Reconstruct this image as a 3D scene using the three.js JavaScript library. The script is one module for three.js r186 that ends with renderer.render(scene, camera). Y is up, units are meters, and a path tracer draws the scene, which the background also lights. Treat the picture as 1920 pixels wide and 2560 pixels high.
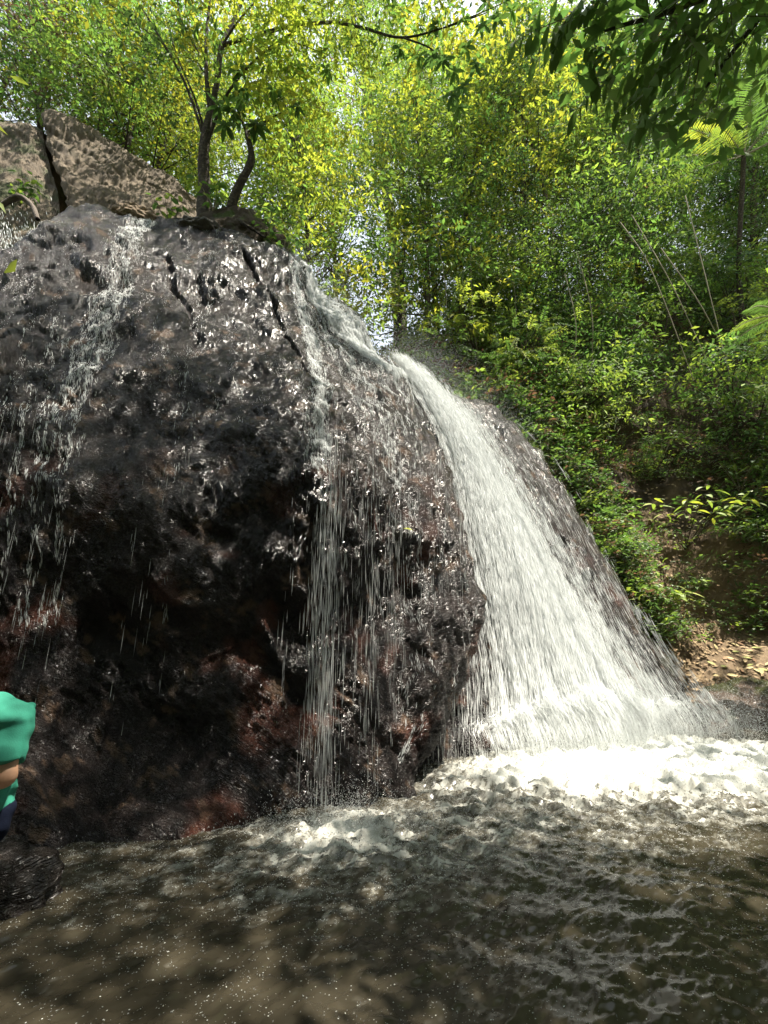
import * as THREE from 'three';
import { mergeGeometries } from 'three/addons/utils/BufferGeometryUtils.js';
import { createNoise3D } from 'simplex-noise';

// ---------------------------------------------------------------- camera, sky, sun, exposure
const scene = new THREE.Scene();
const camera = new THREE.PerspectiveCamera(96, 0.75, 0.05, 900);
camera.position.set(0, 1.6, 0);
camera.rotation.set(THREE.MathUtils.degToRad(16.45), 0, 0);

const renderer = new THREE.WebGLRenderer({ antialias: true });
renderer.toneMapping = THREE.LinearToneMapping;
renderer.toneMappingExposure = 2.75;
renderer.shadowMap.enabled = true;

const SUN = new THREE.Vector3(0.3, 0.94, -0.04).normalize();
{
  // bright hazy tropical sky: almost white, a little brighter round the sun
  const w = 256, h = 128, d = new Float32Array(w * h * 4);
  for (let j = 0; j < h; j++) for (let i = 0; i < w; i++) {
    const el = ((j + 0.5) / h - 0.5) * Math.PI, az = ((i + 0.5) / w - 0.5) * 2 * Math.PI;
    const v = new THREE.Vector3(Math.cos(el) * Math.cos(az), Math.sin(el), Math.cos(el) * Math.sin(az));
    const c = Math.max(0, v.dot(SUN)), up = Math.max(0, Math.sin(el));
    const glow = 0.4 * Math.pow(c, 8);
    const k = (j * w + i) * 4;
    d[k] = 0.45 - 0.06 * up + glow; d[k + 1] = 0.48 - 0.04 * up + glow * 0.97; d[k + 2] = 0.52 + glow * 0.9; d[k + 3] = 1;
  }
  const sky = new THREE.DataTexture(d, w, h, THREE.RGBAFormat, THREE.FloatType);
  sky.mapping = THREE.EquirectangularReflectionMapping; sky.magFilter = THREE.LinearFilter; sky.needsUpdate = true;
  scene.background = sky; scene.environment = sky;
}
const sun = new THREE.DirectionalLight(new THREE.Color().setRGB(1, 0.93, 0.8), 5);
sun.position.copy(SUN).multiplyScalar(60); sun.target.position.set(0, 3, -8);
sun.castShadow = true; sun.shadow.radius = 1;
Object.assign(sun.shadow.camera, { left: -30, right: 30, top: 30, bottom: -30, near: 1, far: 140 });
sun.shadow.mapSize.set(4096, 4096);
scene.add(sun, sun.target);


// ---------------------------------------------------------------- helpers
const V = (x, y, z) => new THREE.Vector3(x, y, z);
function rngOf(s) { return () => { s |= 0; s = s + 0x6D2B79F5 | 0; let t = Math.imul(s ^ s >>> 15, 1 | s); t = t + Math.imul(t ^ t >>> 7, 61 | t) ^ t; return ((t ^ t >>> 14) >>> 0) / 4294967296; }; }
const R = rngOf(7);
const rr = (a, b, r = R) => a + (b - a) * r();
const gauss = (r = R) => { let s = 0; for (let i = 0; i < 6; i++) s += r(); return (s - 3) / 0.707; };
const n3 = createNoise3D(rngOf(11));
const clamp = (x, a = 0, b = 1) => Math.min(b, Math.max(a, x));
const smooth = (a, b, x) => { const t = clamp((x - a) / (b - a)); return t * t * (3 - 2 * t); };
const mix = (a, b, t) => a + (b - a) * t;
const mix3 = (a, b, t) => [mix(a[0], b[0], t), mix(a[1], b[1], t), mix(a[2], b[2], t)];
function fbm(x, y, z, o = 4) { let s = 0, a = 0.5; for (let i = 0; i < o; i++) { s += a * n3(x, y, z); x = x * 2.03 + 5.1; y = y * 2.03 + 1.7; z = z * 2.03 + 9.2; a *= 0.5; } return s; }
function ridged(x, y, z, o = 4) { let s = 0, a = 0.5; for (let i = 0; i < o; i++) { s += a * (1 - Math.abs(n3(x, y, z))); x = x * 2.1 + 3.3; y = y * 2.1 + 8.1; z = z * 2.1 + 2.7; a *= 0.5; } return s; }
const taken = {};
function numbered(n) { taken[n] = (taken[n] ?? -1) + 1; return taken[n] ? `${n}_${String(taken[n]).padStart(3, '0')}` : n; }
function shade(o) { o.castShadow = o.receiveShadow = true; return o; }
function mesh(name, g, m, parent) { const o = shade(new THREE.Mesh(g, m)); o.name = parent ? name : numbered(name); (parent || scene).add(o); return o; }
function tag(o, label, category, group, kind) { if (label) o.userData.label = label; if (category) o.userData.category = category; if (group) o.userData.group = group; if (kind) o.userData.kind = kind; return o; }
function thing(name, label, category, at = [0, 0, 0], group) { const o = new THREE.Group(); o.name = numbered(name); o.position.set(...at); scene.add(o); return tag(o, label, category, group); }
function copies(name, g, m, list, parent, kind = 'stuff') {   // list of {m: Matrix4, c: [r,g,b]}
  const o = shade(new THREE.InstancedMesh(g, m, list.length)); o.name = parent ? name : numbered(name);
  const col = new THREE.Color();
  list.forEach((e, i) => { o.setMatrixAt(i, e.m); if (e.c) o.setColorAt(i, col.setRGB(...e.c)); });
  (parent || scene).add(o); o.userData.kind = kind; return o;
}
const Q = new THREE.Quaternion(), UPV = V(0, 1, 0);
function pose(p, dir, sx, sy, sz, roll = 0) {   // local y along dir
  const q = new THREE.Quaternion().setFromUnitVectors(UPV, dir);
  if (roll) q.multiply(Q.setFromAxisAngle(UPV, roll));
  return new THREE.Matrix4().compose(p, q, V(sx, sy, sz));
}
function geo(pos, idx, uv, col) {
  const g = new THREE.BufferGeometry();
  g.setAttribute('position', new THREE.Float32BufferAttribute(pos, 3));
  if (uv) g.setAttribute('uv', new THREE.Float32BufferAttribute(uv, 2));
  if (col) g.setAttribute('color', new THREE.Float32BufferAttribute(col, 3));
  g.setIndex(idx); g.computeVertexNormals(); return g;
}
// Catmull-Rom sheet through a grid of points in metres: columns, then rows
const cr = (a, b, c, d, t) => 0.5 * (2 * b + (c - a) * t + (2 * a - 5 * b + 4 * c - d) * t * t + (3 * b - a - 3 * c + d) * t * t * t);
function sheetAt(G, u, v) {
  const nc = G.length, nr = G[0].length, i = clamp(Math.floor(u), 0, nc - 2), j = clamp(Math.floor(v), 0, nr - 2), s = u - i, t = v - j;
  const out = [0, 0, 0];
  for (let k = 0; k < 3; k++) {
    const col = [];
    for (let a = -1; a <= 2; a++) {
      const ii = clamp(i + a, 0, nc - 1);
      col.push(cr(G[ii][clamp(j - 1, 0, nr - 1)][k], G[ii][j][k], G[ii][j + 1][k], G[ii][clamp(j + 2, 0, nr - 1)][k], t));
    }
    out[k] = cr(...col, s);
  }
  return out;
}
function sheet(G, nu, nv, relief, tint, uvScale = 1) {
  const U = G.length - 1, W = G[0].length - 1, P = new Float64Array(nu * nv * 3), N = new Float64Array(nu * nv * 3);
  for (let j = 0; j < nv; j++) for (let i = 0; i < nu; i++) P.set(sheetAt(G, i / (nu - 1) * U, j / (nv - 1) * W), (j * nu + i) * 3);
  const normals = (S) => {
    const a = V(), b = V();
    for (let j = 0; j < nv; j++) for (let i = 0; i < nu; i++) {
      const i0 = Math.max(0, i - 1), i1 = Math.min(nu - 1, i + 1), j0 = Math.max(0, j - 1), j1 = Math.min(nv - 1, j + 1);
      a.set(S[(j * nu + i1) * 3] - S[(j * nu + i0) * 3], S[(j * nu + i1) * 3 + 1] - S[(j * nu + i0) * 3 + 1], S[(j * nu + i1) * 3 + 2] - S[(j * nu + i0) * 3 + 2]);
      b.set(S[(j1 * nu + i) * 3] - S[(j0 * nu + i) * 3], S[(j1 * nu + i) * 3 + 1] - S[(j0 * nu + i) * 3 + 1], S[(j1 * nu + i) * 3 + 2] - S[(j0 * nu + i) * 3 + 2]);
      b.cross(a).normalize(); N.set([b.x, b.y, b.z], (j * nu + i) * 3);
    }
  };
  normals(P);
  const pos = new Float32Array(nu * nv * 3), col = new Float32Array(nu * nv * 3), uv = new Float32Array(nu * nv * 2);
  for (let j = 0; j < nv; j++) for (let i = 0; i < nu; i++) {
    const k = (j * nu + i) * 3, u = i / (nu - 1) * U, v = j / (nv - 1) * W;
    const d = relief(P[k], P[k + 1], P[k + 2], u, v, N[k], N[k + 1], N[k + 2]);
    for (let c = 0; c < 3; c++) pos[k + c] = P[k + c] + N[k + c] * d;
    col.set(tint(pos[k], pos[k + 1], pos[k + 2], u, v, d), k);
  }
  // uv: distance walked over the sheet, in metres
  for (let j = 0; j < nv; j++) for (let i = 0; i < nu; i++) {
    const k = j * nu + i, l = k - 1, m = k - nu;
    const dist = (a, b) => Math.hypot(P[a * 3] - P[b * 3], P[a * 3 + 1] - P[b * 3 + 1], P[a * 3 + 2] - P[b * 3 + 2]);
    uv[k * 2] = i ? uv[l * 2] + dist(k, l) * uvScale : 0;
    uv[k * 2 + 1] = j ? uv[m * 2 + 1] + dist(k, m) * uvScale : 0;
  }
  const idx = new Uint32Array((nu - 1) * (nv - 1) * 6); let q = 0;
  for (let j = 0; j < nv - 1; j++) for (let i = 0; i < nu - 1; i++) { const a = j * nu + i, b = a + 1, c = a + nu, d = c + 1; idx.set([a, c, b, b, c, d], q); q += 6; }
  const g = new THREE.BufferGeometry();
  g.setAttribute('position', new THREE.BufferAttribute(pos, 3)); g.setAttribute('color', new THREE.BufferAttribute(col, 3)); g.setAttribute('uv', new THREE.BufferAttribute(uv, 2));
  g.setIndex(new THREE.BufferAttribute(idx, 1)); g.computeVertexNormals();
  const at = (u, v, o = 0, S = pos) => {   // a point on the finished surface (or, with S = P, on the smooth sheet under its relief), o metres off it
    const x = clamp(u / U, 0, 1) * (nu - 1), y = clamp(v / W, 0, 1) * (nv - 1), i = Math.min(nu - 2, Math.floor(x)), j = Math.min(nv - 2, Math.floor(y)), s = x - i, t = y - j;
    const k = j * nu + i, w = [(1 - s) * (1 - t), s * (1 - t), (1 - s) * t, s * t], id = [k, k + 1, k + nu, k + nu + 1], p = V(), n = V();
    for (let e = 0; e < 4; e++) { p.x += w[e] * S[id[e] * 3]; p.y += w[e] * S[id[e] * 3 + 1]; p.z += w[e] * S[id[e] * 3 + 2]; n.x += w[e] * N[id[e] * 3]; n.y += w[e] * N[id[e] * 3 + 1]; n.z += w[e] * N[id[e] * 3 + 2]; }
    n.normalize(); return { p: p.addScaledVector(n, o), n };
  };
  return { g, at, smoothAt: (u, v, o) => at(u, v, o, P) };
}
// tapered tube along points, radii per point
function tube(pts, radii, sides = 8, knob = 0) {
  const c = new THREE.CatmullRomCurve3(pts.map(p => p.isVector3 ? p : V(...p)));
  const n = Math.max(4, (pts.length - 1) * 5), pos = [], idx = [], uv = [], fr = c.computeFrenetFrames(n, false);
  let len = 0, prev = null;
  for (let i = 0; i <= n; i++) {
    const p = c.getPoint(i / n), f = i / n * (radii.length - 1), k = Math.min(radii.length - 2, Math.floor(f)), r0 = mix(radii[k], radii[k + 1], f - k);
    if (prev) len += p.distanceTo(prev); prev = p;
    for (let s = 0; s <= sides; s++) {
      const a = s / sides * Math.PI * 2, r = r0 * (1 + knob * n3(p.x * 3 + Math.cos(a), p.y * 3, p.z * 3 + Math.sin(a)));
      const q = p.clone().addScaledVector(fr.normals[i], Math.cos(a) * r).addScaledVector(fr.binormals[i], Math.sin(a) * r);
      pos.push(q.x, q.y, q.z); uv.push(s / sides, len);
    }
  }
  for (let i = 0; i < n; i++) for (let s = 0; s < sides; s++) { const a = i * (sides + 1) + s, b = a + 1, d = a + sides + 1, e = d + 1; idx.push(a, b, d, b, e, d); }
  return geo(pos, idx, uv);
}
// ---------------------------------------------------------------- textures and materials
function noiseTexture(size, fn, srgb) {
  const d = new Uint8Array(size * size * 4);
  for (let j = 0; j < size; j++) for (let i = 0; i < size; i++) {
    const a = i / size * Math.PI * 2, b = j / size * Math.PI * 2, c = fn(i / size, j / size, a, b), k = (j * size + i) * 4;
    d[k] = clamp(c[0]) * 255; d[k + 1] = clamp(c[1]) * 255; d[k + 2] = clamp(c[2]) * 255; d[k + 3] = 255;
  }
  const t = new THREE.DataTexture(d, size, size); t.wrapS = t.wrapT = THREE.RepeatWrapping; t.magFilter = THREE.LinearFilter; t.minFilter = THREE.LinearMipmapLinearFilter; t.generateMipmaps = true;
  if (srgb) t.colorSpace = THREE.SRGBColorSpace; t.needsUpdate = true; return t;
}
const tor = (u, v, f, g = f, s = 0) => {   // tileable noise: blend of shifted copies
  const x = u * f, y = v * g;
  return mix(mix(n3(x, y, s), n3(x - f, y, s), u), mix(n3(x, y - g, s), n3(x - f, y - g, s), u), v) * 1.2;
};
const rockBump = noiseTexture(1024, (u, v) => {
  let s = 0.5 + 0.2 * tor(u, v, 14, 22, 1) + 0.16 * tor(u, v, 38, 60, 2) + 0.12 * tor(u, v, 90, 130, 3) + 0.07 * tor(u, v, 200, 240, 4);
  s -= 0.25 * Math.pow(1 - Math.abs(tor(u, v, 9, 26, 6)), 8);
  return [s, s, s];
});
const soilBump = noiseTexture(512, (u, v) => { const s = 0.5 + 0.22 * tor(u, v, 10, 10, 11) + 0.2 * tor(u, v, 40, 40, 12) + 0.14 * tor(u, v, 110, 110, 13); return [s, s, s]; });
const barkBump = noiseTexture(512, (u, v) => { const s = 0.5 + 0.3 * tor(u, v, 14, 4, 21) + 0.2 * tor(u, v, 40, 14, 22) + 0.1 * tor(u, v, 90, 60, 23); return [s, s, s]; });
const barkMap = noiseTexture(512, (u, v) => { const s = 0.55 + 0.18 * tor(u, v, 6, 5, 31) + 0.16 * tor(u, v, 30, 12, 32), l = smooth(0.25, 0.55, tor(u, v, 7, 9, 35)); return mix3([s * 0.62, s * 0.54, s * 0.44], [0.62, 0.63, 0.55], l * 0.6); }, true);
const clothBump = noiseTexture(256, (u, v) => { const s = 0.5 + 0.25 * Math.sin(u * 64 * 6.283) * Math.sin(v * 64 * 6.283) + 0.2 * tor(u, v, 30, 30, 41); return [s, s, s]; });

const rgb = (r, g, b) => new THREE.Color().setRGB(r, g, b);
const M = {
  wetRock: new THREE.MeshPhysicalMaterial({ vertexColors: true, roughness: 0.2, bumpMap: rockBump, bumpScale: 0.04, ior: 1.45 }),
  dryRock: new THREE.MeshStandardMaterial({ vertexColors: true, roughness: 0.85, bumpMap: rockBump, bumpScale: 0.03 }),
  soil: new THREE.MeshStandardMaterial({ vertexColors: true, roughness: 0.95, bumpMap: soilBump, bumpScale: 0.06 }),
  water: new THREE.MeshPhysicalMaterial({ vertexColors: true, roughness: 0.2, ior: 1.33 }),
  foam: new THREE.MeshPhysicalMaterial({ vertexColors: true, roughness: 0.7 }),
  drops: new THREE.MeshPhysicalMaterial({ color: rgb(0.84, 0.86, 0.86), roughness: 1, transmission: 0.35, thickness: 0, side: THREE.DoubleSide }),
  leather: new THREE.MeshPhysicalMaterial({ vertexColors: true, color: rgb(0.12, 0.22, 0.04), roughness: 1, transmission: 0.2, thickness: 0, side: THREE.DoubleSide }),
  leaf: new THREE.MeshPhysicalMaterial({ vertexColors: true, roughness: 1, transmission: 0.55, thickness: 0, side: THREE.DoubleSide }),
  litter: new THREE.MeshStandardMaterial({ vertexColors: true, roughness: 0.8, side: THREE.DoubleSide }),
  bark: new THREE.MeshStandardMaterial({ color: rgb(0.42, 0.38, 0.33), map: barkMap, roughness: 0.9, bumpMap: barkBump, bumpScale: 0.03 }),
  paleBark: new THREE.MeshStandardMaterial({ color: rgb(0.75, 0.7, 0.58), map: barkMap, roughness: 0.9, bumpMap: barkBump, bumpScale: 0.02 }),
  vine: new THREE.MeshStandardMaterial({ color: rgb(0.3, 0.26, 0.18), roughness: 0.9 }),
  deadWood: new THREE.MeshStandardMaterial({ color: rgb(0.13, 0.1, 0.08), roughness: 0.8, bumpMap: barkBump, bumpScale: 0.02 }),
};

// ---------------------------------------------------------------- ground
function groundHeight(x, z) {
  let h = -1.1;
  h += 12.2 * smooth(-10.4, -12.6, z) * (1 - smooth(-3, -0.8, x));
  h += 7 * smooth(-7.5, -15, x) * (1 - smooth(-9, -12, z)) + 3.5 * smooth(-7.5, -12, x) * smooth(-10, -14, z);
  h += smooth(-16, -22, z) * 7 * smooth(-3, 3, x) + smooth(-24, -60, z) * 10;
  h += 2.6 * smooth(8.8, 12, x) * smooth(-8.6, -7, z) + 6 * smooth(12, 30, x) + 1.2 * smooth(3, 7, z) + 0.98 * Math.exp(-((x + 2.1) ** 2 + (z + 2.65) ** 2) / 0.5);
  const far = Math.hypot(x, z);
  return h + 0.5 * fbm(x * 0.12, 3, z * 0.12, 3) + smooth(40, 160, far) * 14;
}
{
  const n = 200, pos = [], col = [], uv = [], idx = [], w = t => Math.sign(t) * (Math.abs(t) * 30 + 290 * Math.pow(Math.abs(t), 4));
  for (let j = 0; j <= n; j++) for (let i = 0; i <= n; i++) {
    const x = w(i / n * 2 - 1), z = w(j / n * 2 - 1) - 6, g = fbm(x * 0.5, 1, z * 0.5, 3);
    pos.push(x, groundHeight(x, z), z); uv.push(x, z); col.push(...mix3([0.07, 0.05, 0.03], [0.05, 0.06, 0.025], 0.5 + g));
  }
  for (let j = 0; j < n; j++) for (let i = 0; i < n; i++) { const a = j * (n + 1) + i, b = a + 1, c = a + n + 1, d = c + 1; idx.push(a, c, b, b, c, d); }
  tag(mesh('ground', geo(pos, idx, uv, col), M.soil), 'dark forest floor behind and beside the pool', null, null, 'structure');
}

// ---------------------------------------------------------------- rocks
const ROCK_FACE = [
  [[-8.92, 7.86, -9.50], [-8.92, 7.71, -7.50], [-8.92, 7.36, -6.50], [-7.79, 5.60, -5.80], [-6.84, 4.38, -5.20], [-5.83, 2.99, -4.60], [-5.16, 1.80, -4.30], [-4.79, 0.86, -4.20], [-4.20, 0.00, -3.94], [-4.20, -0.90, -4.24]],
  [[-7.70, 9.81, -10.60], [-7.70, 9.66, -8.60], [-7.70, 9.31, -7.60], [-6.43, 6.53, -6.40], [-5.55, 4.59, -5.60], [-4.87, 3.11, -5.00], [-4.45, 1.82, -4.70], [-4.20, 0.79, -4.60], [-3.65, 0.00, -4.16], [-3.65, -0.90, -4.46]],
  [[-7.43, 12.09, -11.40], [-7.43, 11.94, -9.40], [-7.43, 11.59, -8.40], [-6.12, 7.80, -7.00], [-5.16, 5.19, -6.00], [-4.47, 3.32, -5.30], [-4.00, 1.83, -5.00], [-3.72, 0.75, -4.85], [-3.08, 0.00, -4.32], [-3.08, -0.90, -4.62]],
  [[-5.67, 12.20, -11.80], [-5.67, 12.05, -9.80], [-5.67, 11.70, -8.80], [-4.76, 8.15, -7.40], [-4.00, 5.31, -6.20], [-3.50, 3.50, -5.50], [-3.27, 1.85, -5.40], [-2.99, 0.69, -5.20], [-2.44, 0.00, -4.50], [-2.44, -0.90, -4.80]],
  [[-4.02, 12.09, -12.00], [-4.02, 11.94, -10.00], [-4.02, 11.59, -9.00], [-3.34, 8.19, -7.70], [-2.78, 5.37, -6.30], [-2.39, 3.66, -5.60], [-2.21, 1.86, -5.60], [-2.02, 0.65, -5.40], [-1.67, 0.00, -4.80], [-1.67, -0.90, -5.10]],
  [[-2.48, 11.33, -12.00], [-2.48, 11.18, -10.00], [-2.48, 10.83, -9.00], [-1.88, 7.46, -7.60], [-1.39, 5.07, -6.20], [-1.13, 3.84, -5.55], [-1.00, 1.87, -5.70], [-0.89, 0.62, -5.60], [-0.80, 0.00, -5.35], [-0.80, -0.90, -5.65]],
  [[-1.58, 10.40, -12.30], [-1.58, 10.25, -10.30], [-1.58, 9.90, -9.30], [-0.64, 6.90, -8.00], [-0.30, 4.95, -6.90], [-0.13, 3.61, -6.20], [-0.06, 1.90, -6.30], [-0.05, 0.56, -5.95], [-0.05, 0.00, -5.72], [-0.05, -0.90, -6.02]],
  [[-1.07, 10.65, -12.90], [-1.07, 10.50, -10.90], [-1.07, 10.15, -9.90], [0.01, 7.75, -9.10], [0.82, 5.73, -8.20], [1.15, 3.95, -7.50], [1.40, 2.08, -7.20], [0.81, 0.80, -6.90], [0.29, -0.00, -5.97], [0.29, -0.90, -6.27]],
  [[-1.46, 11.45, -14.70], [-1.46, 11.30, -12.70], [-1.46, 10.95, -11.70], [-0.36, 8.19, -10.80], [0.60, 6.13, -9.80], [0.95, 4.32, -9.00], [1.11, 2.17, -8.70], [0.66, 0.64, -8.30], [0.45, 0.00, -7.14], [0.45, -0.90, -7.44]],
];
const FALL_SLAB = [
  [[-2.68, 10.05, -15.30], [-2.68, 9.90, -13.30], [-2.68, 9.75, -12.30], [-1.13, 7.64, -11.30], [-0.44, 5.32, -10.40], [-0.14, 3.00, -9.70], [0.00, 1.19, -9.00], [0.08, 0.09, -8.60], [0.13, 0.00, -6.84], [0.13, -0.90, -7.14]],
  [[-0.43, 10.60, -15.50], [-0.43, 10.45, -13.50], [-0.43, 10.30, -12.50], [0.62, 7.48, -11.00], [1.07, 5.17, -10.00], [1.21, 2.93, -9.20], [1.28, 1.22, -8.40], [1.23, 0.28, -7.90], [1.12, 0.00, -7.27], [1.12, -0.90, -7.57]],
  [[0.30, 10.50, -15.60], [0.30, 10.35, -13.60], [0.30, 10.20, -12.60], [1.27, 7.64, -11.30], [1.78, 5.32, -10.40], [2.01, 2.97, -9.50], [2.05, 1.20, -8.80], [2.00, 0.30, -8.20], [1.88, 0.00, -7.69], [1.88, -0.90, -7.99]],
  [[0.89, 10.30, -15.80], [0.89, 10.15, -13.80], [0.89, 10.00, -12.80], [2.06, 7.52, -11.60], [2.74, 5.10, -10.80], [3.16, 2.74, -9.90], [3.32, 1.10, -9.20], [3.39, 0.29, -8.75], [3.37, 0.00, -8.42], [3.37, -0.90, -8.72]],
  [[1.64, 9.92, -16.00], [1.64, 9.77, -14.00], [1.64, 9.62, -13.00], [2.80, 7.72, -12.00], [3.60, 5.51, -11.30], [4.25, 3.03, -10.60], [4.63, 1.24, -9.90], [4.89, 0.30, -9.45], [4.84, 0.00, -9.14], [4.84, -0.90, -9.44]],
  [[2.58, 9.82, -16.40], [2.58, 9.67, -14.40], [2.58, 9.52, -13.40], [3.82, 7.98, -12.50], [4.99, 5.89, -12.00], [5.56, 3.87, -11.60], [6.19, 1.81, -11.20], [6.67, 0.54, -10.80], [6.59, 0.00, -10.10], [6.59, -0.90, -10.40]],
  [[3.02, 9.71, -17.60], [3.02, 9.56, -15.60], [3.02, 9.41, -14.60], [4.03, 7.60, -13.70], [4.97, 5.70, -13.10], [5.65, 3.69, -12.70], [6.35, 1.60, -12.20], [6.83, 0.33, -11.80], [6.15, 0.00, -10.00], [6.15, -0.90, -10.30]],
];
const DRY_SLAB = [
  [[-10.74, 17.77, -15.50], [-10.94, 18.57, -12.90], [-11.04, 18.57, -11.80], [-10.38, 16.87, -11.60], [-9.26, 14.81, -11.20], [-8.28, 12.51, -10.70]],
  [[-11.34, 18.57, -15.00], [-11.34, 19.02, -12.50], [-11.34, 18.77, -11.00], [-10.68, 16.87, -10.80], [-9.56, 14.81, -10.40], [-8.58, 12.51, -9.90]],
  [[-10.59, 18.93, -15.50], [-10.59, 19.38, -13.00], [-10.59, 19.13, -11.50], [-9.78, 17.02, -11.20], [-8.86, 14.94, -10.80], [-8.05, 12.78, -10.30]],
  [[-9.35, 18.48, -16.00], [-9.35, 18.93, -13.50], [-9.35, 18.68, -12.00], [-8.84, 17.08, -11.70], [-8.13, 15.36, -11.30], [-7.46, 13.24, -10.80]],
  [[-8.05, 17.85, -16.40], [-8.05, 18.30, -13.90], [-8.05, 18.05, -12.40], [-7.73, 16.76, -12.10], [-7.29, 15.46, -11.70], [-6.82, 13.67, -11.20]],
  [[-6.85, 16.98, -16.70], [-6.85, 17.43, -14.20], [-6.85, 17.18, -12.70], [-6.75, 16.51, -12.50], [-6.53, 15.63, -12.10], [-6.21, 14.30, -11.70]],
  [[-6.15, 16.18, -16.70], [-6.25, 16.58, -14.70], [-6.35, 16.88, -13.70], [-6.25, 16.21, -13.50], [-6.03, 15.33, -13.10], [-5.71, 14.00, -12.70]],
];
const MOSSY_BLOCK = [
  [[-16.16, 17.18, -14.20], [-16.16, 17.63, -11.70], [-16.16, 17.38, -10.20], [-15.15, 15.23, -9.90], [-14.25, 13.46, -9.60], [-12.70, 10.66, -9.00]],
  [[-14.04, 17.85, -14.50], [-14.04, 18.30, -12.00], [-14.04, 18.05, -10.50], [-13.17, 15.83, -10.20], [-12.23, 13.71, -9.80], [-11.11, 11.25, -9.30]],
  [[-12.39, 17.71, -14.70], [-12.39, 18.16, -12.20], [-12.39, 17.91, -10.70], [-11.68, 15.92, -10.40], [-10.79, 13.83, -9.90], [-9.81, 11.35, -9.40]],
  [[-11.71, 18.01, -14.90], [-11.71, 18.46, -12.40], [-11.71, 18.21, -10.90], [-11.02, 16.20, -10.60], [-10.18, 14.20, -10.20], [-9.12, 11.87, -9.60]],
  [[-11.35, 17.97, -15.20], [-11.35, 18.42, -12.70], [-11.35, 18.17, -11.20], [-10.70, 16.48, -10.95], [-9.81, 14.69, -10.60], [-9.02, 12.73, -10.10]],
];
const HILLSIDE = [
  [[0.88, 15.30, -30.50], [0.64, 13.90, -20.50], [0.59, 13.30, -16.50], [1.59, 11.06, -15.50], [2.49, 9.38, -14.90], [3.84, 7.49, -14.20], [4.95, 5.26, -13.60], [5.71, 3.51, -13.20], [6.11, 2.08, -12.80], [6.43, 1.04, -12.30], [6.46, 0.11, -12.00], [6.46, -0.90, -11.70]],
  [[6.65, 16.71, -31.00], [4.87, 15.31, -21.00], [4.43, 14.71, -17.00], [4.47, 11.87, -15.50], [4.55, 9.53, -14.50], [5.19, 7.28, -13.70], [5.91, 5.07, -12.90], [6.26, 3.28, -12.50], [6.70, 1.94, -12.10], [6.83, 0.96, -11.80], [6.73, 0.17, -11.50], [6.73, -0.90, -11.20]],
  [[11.61, 17.83, -31.50], [8.52, 16.43, -21.50], [7.74, 15.83, -17.50], [7.22, 12.41, -16.00], [6.99, 9.57, -14.90], [6.98, 7.12, -14.10], [7.12, 4.95, -13.50], [6.80, 3.02, -12.40], [6.99, 1.60, -11.70], [6.94, 0.83, -11.30], [6.81, 0.04, -11.00], [6.81, -0.90, -10.70]],
  [[19.23, 19.98, -32.50], [14.10, 18.58, -22.50], [12.82, 17.98, -18.50], [11.04, 13.11, -16.70], [9.57, 9.49, -15.10], [8.93, 6.68, -14.20], [8.51, 4.54, -13.60], [7.84, 2.67, -12.60], [7.69, 1.66, -11.90], [7.51, 0.85, -11.20], [7.23, -0.03, -10.90], [7.23, -0.90, -10.60]],
  [[27.76, 22.03, -33.50], [20.36, 20.63, -23.50], [18.50, 20.03, -19.50], [14.83, 13.42, -16.50], [12.42, 9.17, -14.50], [11.29, 6.38, -13.80], [10.33, 4.04, -13.20], [9.77, 2.51, -12.90], [9.64, 2.02, -12.70], [8.53, 0.90, -11.00], [8.26, -0.00, -10.80], [8.26, -0.90, -10.50]],
  [[36.37, 23.73, -34.00], [26.67, 22.33, -24.00], [24.24, 21.73, -20.00], [18.74, 13.64, -16.50], [15.10, 8.91, -14.00], [12.90, 5.68, -12.60], [11.60, 3.66, -11.80], [11.81, 2.42, -12.40], [11.31, 1.94, -12.00], [9.46, 0.98, -10.30], [9.03, 0.10, -10.10], [9.03, -0.90, -9.80]],
  [[52.47, 25.63, -34.00], [38.48, 24.23, -24.00], [34.98, 23.63, -20.00], [25.75, 13.49, -16.00], [19.68, 8.07, -13.00], [15.81, 4.92, -11.00], [13.72, 2.95, -10.00], [13.78, 2.08, -10.30], [12.67, 1.60, -9.60], [10.66, 0.85, -8.30], [10.29, 0.23, -8.20], [10.29, -0.90, -7.90]],
];
const LEDGE = [
  [[7.18, 0.36, -12.60], [7.18, 0.56, -11.60], [7.04, 0.59, -11.20], [6.83, 0.35, -10.80], [6.75, 0.10, -10.60], [6.42, 0.00, -10.00], [6.42, -0.70, -10.10]],
  [[7.78, 0.60, -12.60], [7.78, 0.80, -11.60], [7.35, 0.79, -10.90], [7.06, 0.52, -10.50], [7.03, 0.22, -10.40], [6.94, 0.00, -10.27], [6.94, -0.70, -10.37]],
  [[8.44, 0.63, -12.60], [8.44, 0.83, -11.60], [7.85, 0.84, -10.80], [7.54, 0.58, -10.40], [7.44, 0.25, -10.30], [7.46, 0.00, -10.38], [7.46, -0.70, -10.48]],
  [[8.95, 0.68, -12.40], [8.95, 0.88, -11.40], [8.31, 0.89, -10.60], [7.92, 0.59, -10.20], [7.80, 0.27, -10.15], [8.01, 0.00, -10.49], [8.01, -0.70, -10.59]],
  [[10.01, 0.75, -11.90], [10.01, 0.95, -10.90], [9.26, 0.96, -10.10], [8.89, 0.63, -9.80], [8.71, 0.31, -9.70], [9.20, 0.00, -10.32], [9.20, -0.70, -10.42]],
  [[11.28, 0.75, -11.20], [11.28, 0.95, -10.20], [10.38, 0.95, -9.40], [10.04, 0.61, -9.20], [9.94, 0.30, -9.20], [10.28, 0.00, -9.60], [10.28, -0.70, -9.70]],
];

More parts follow.
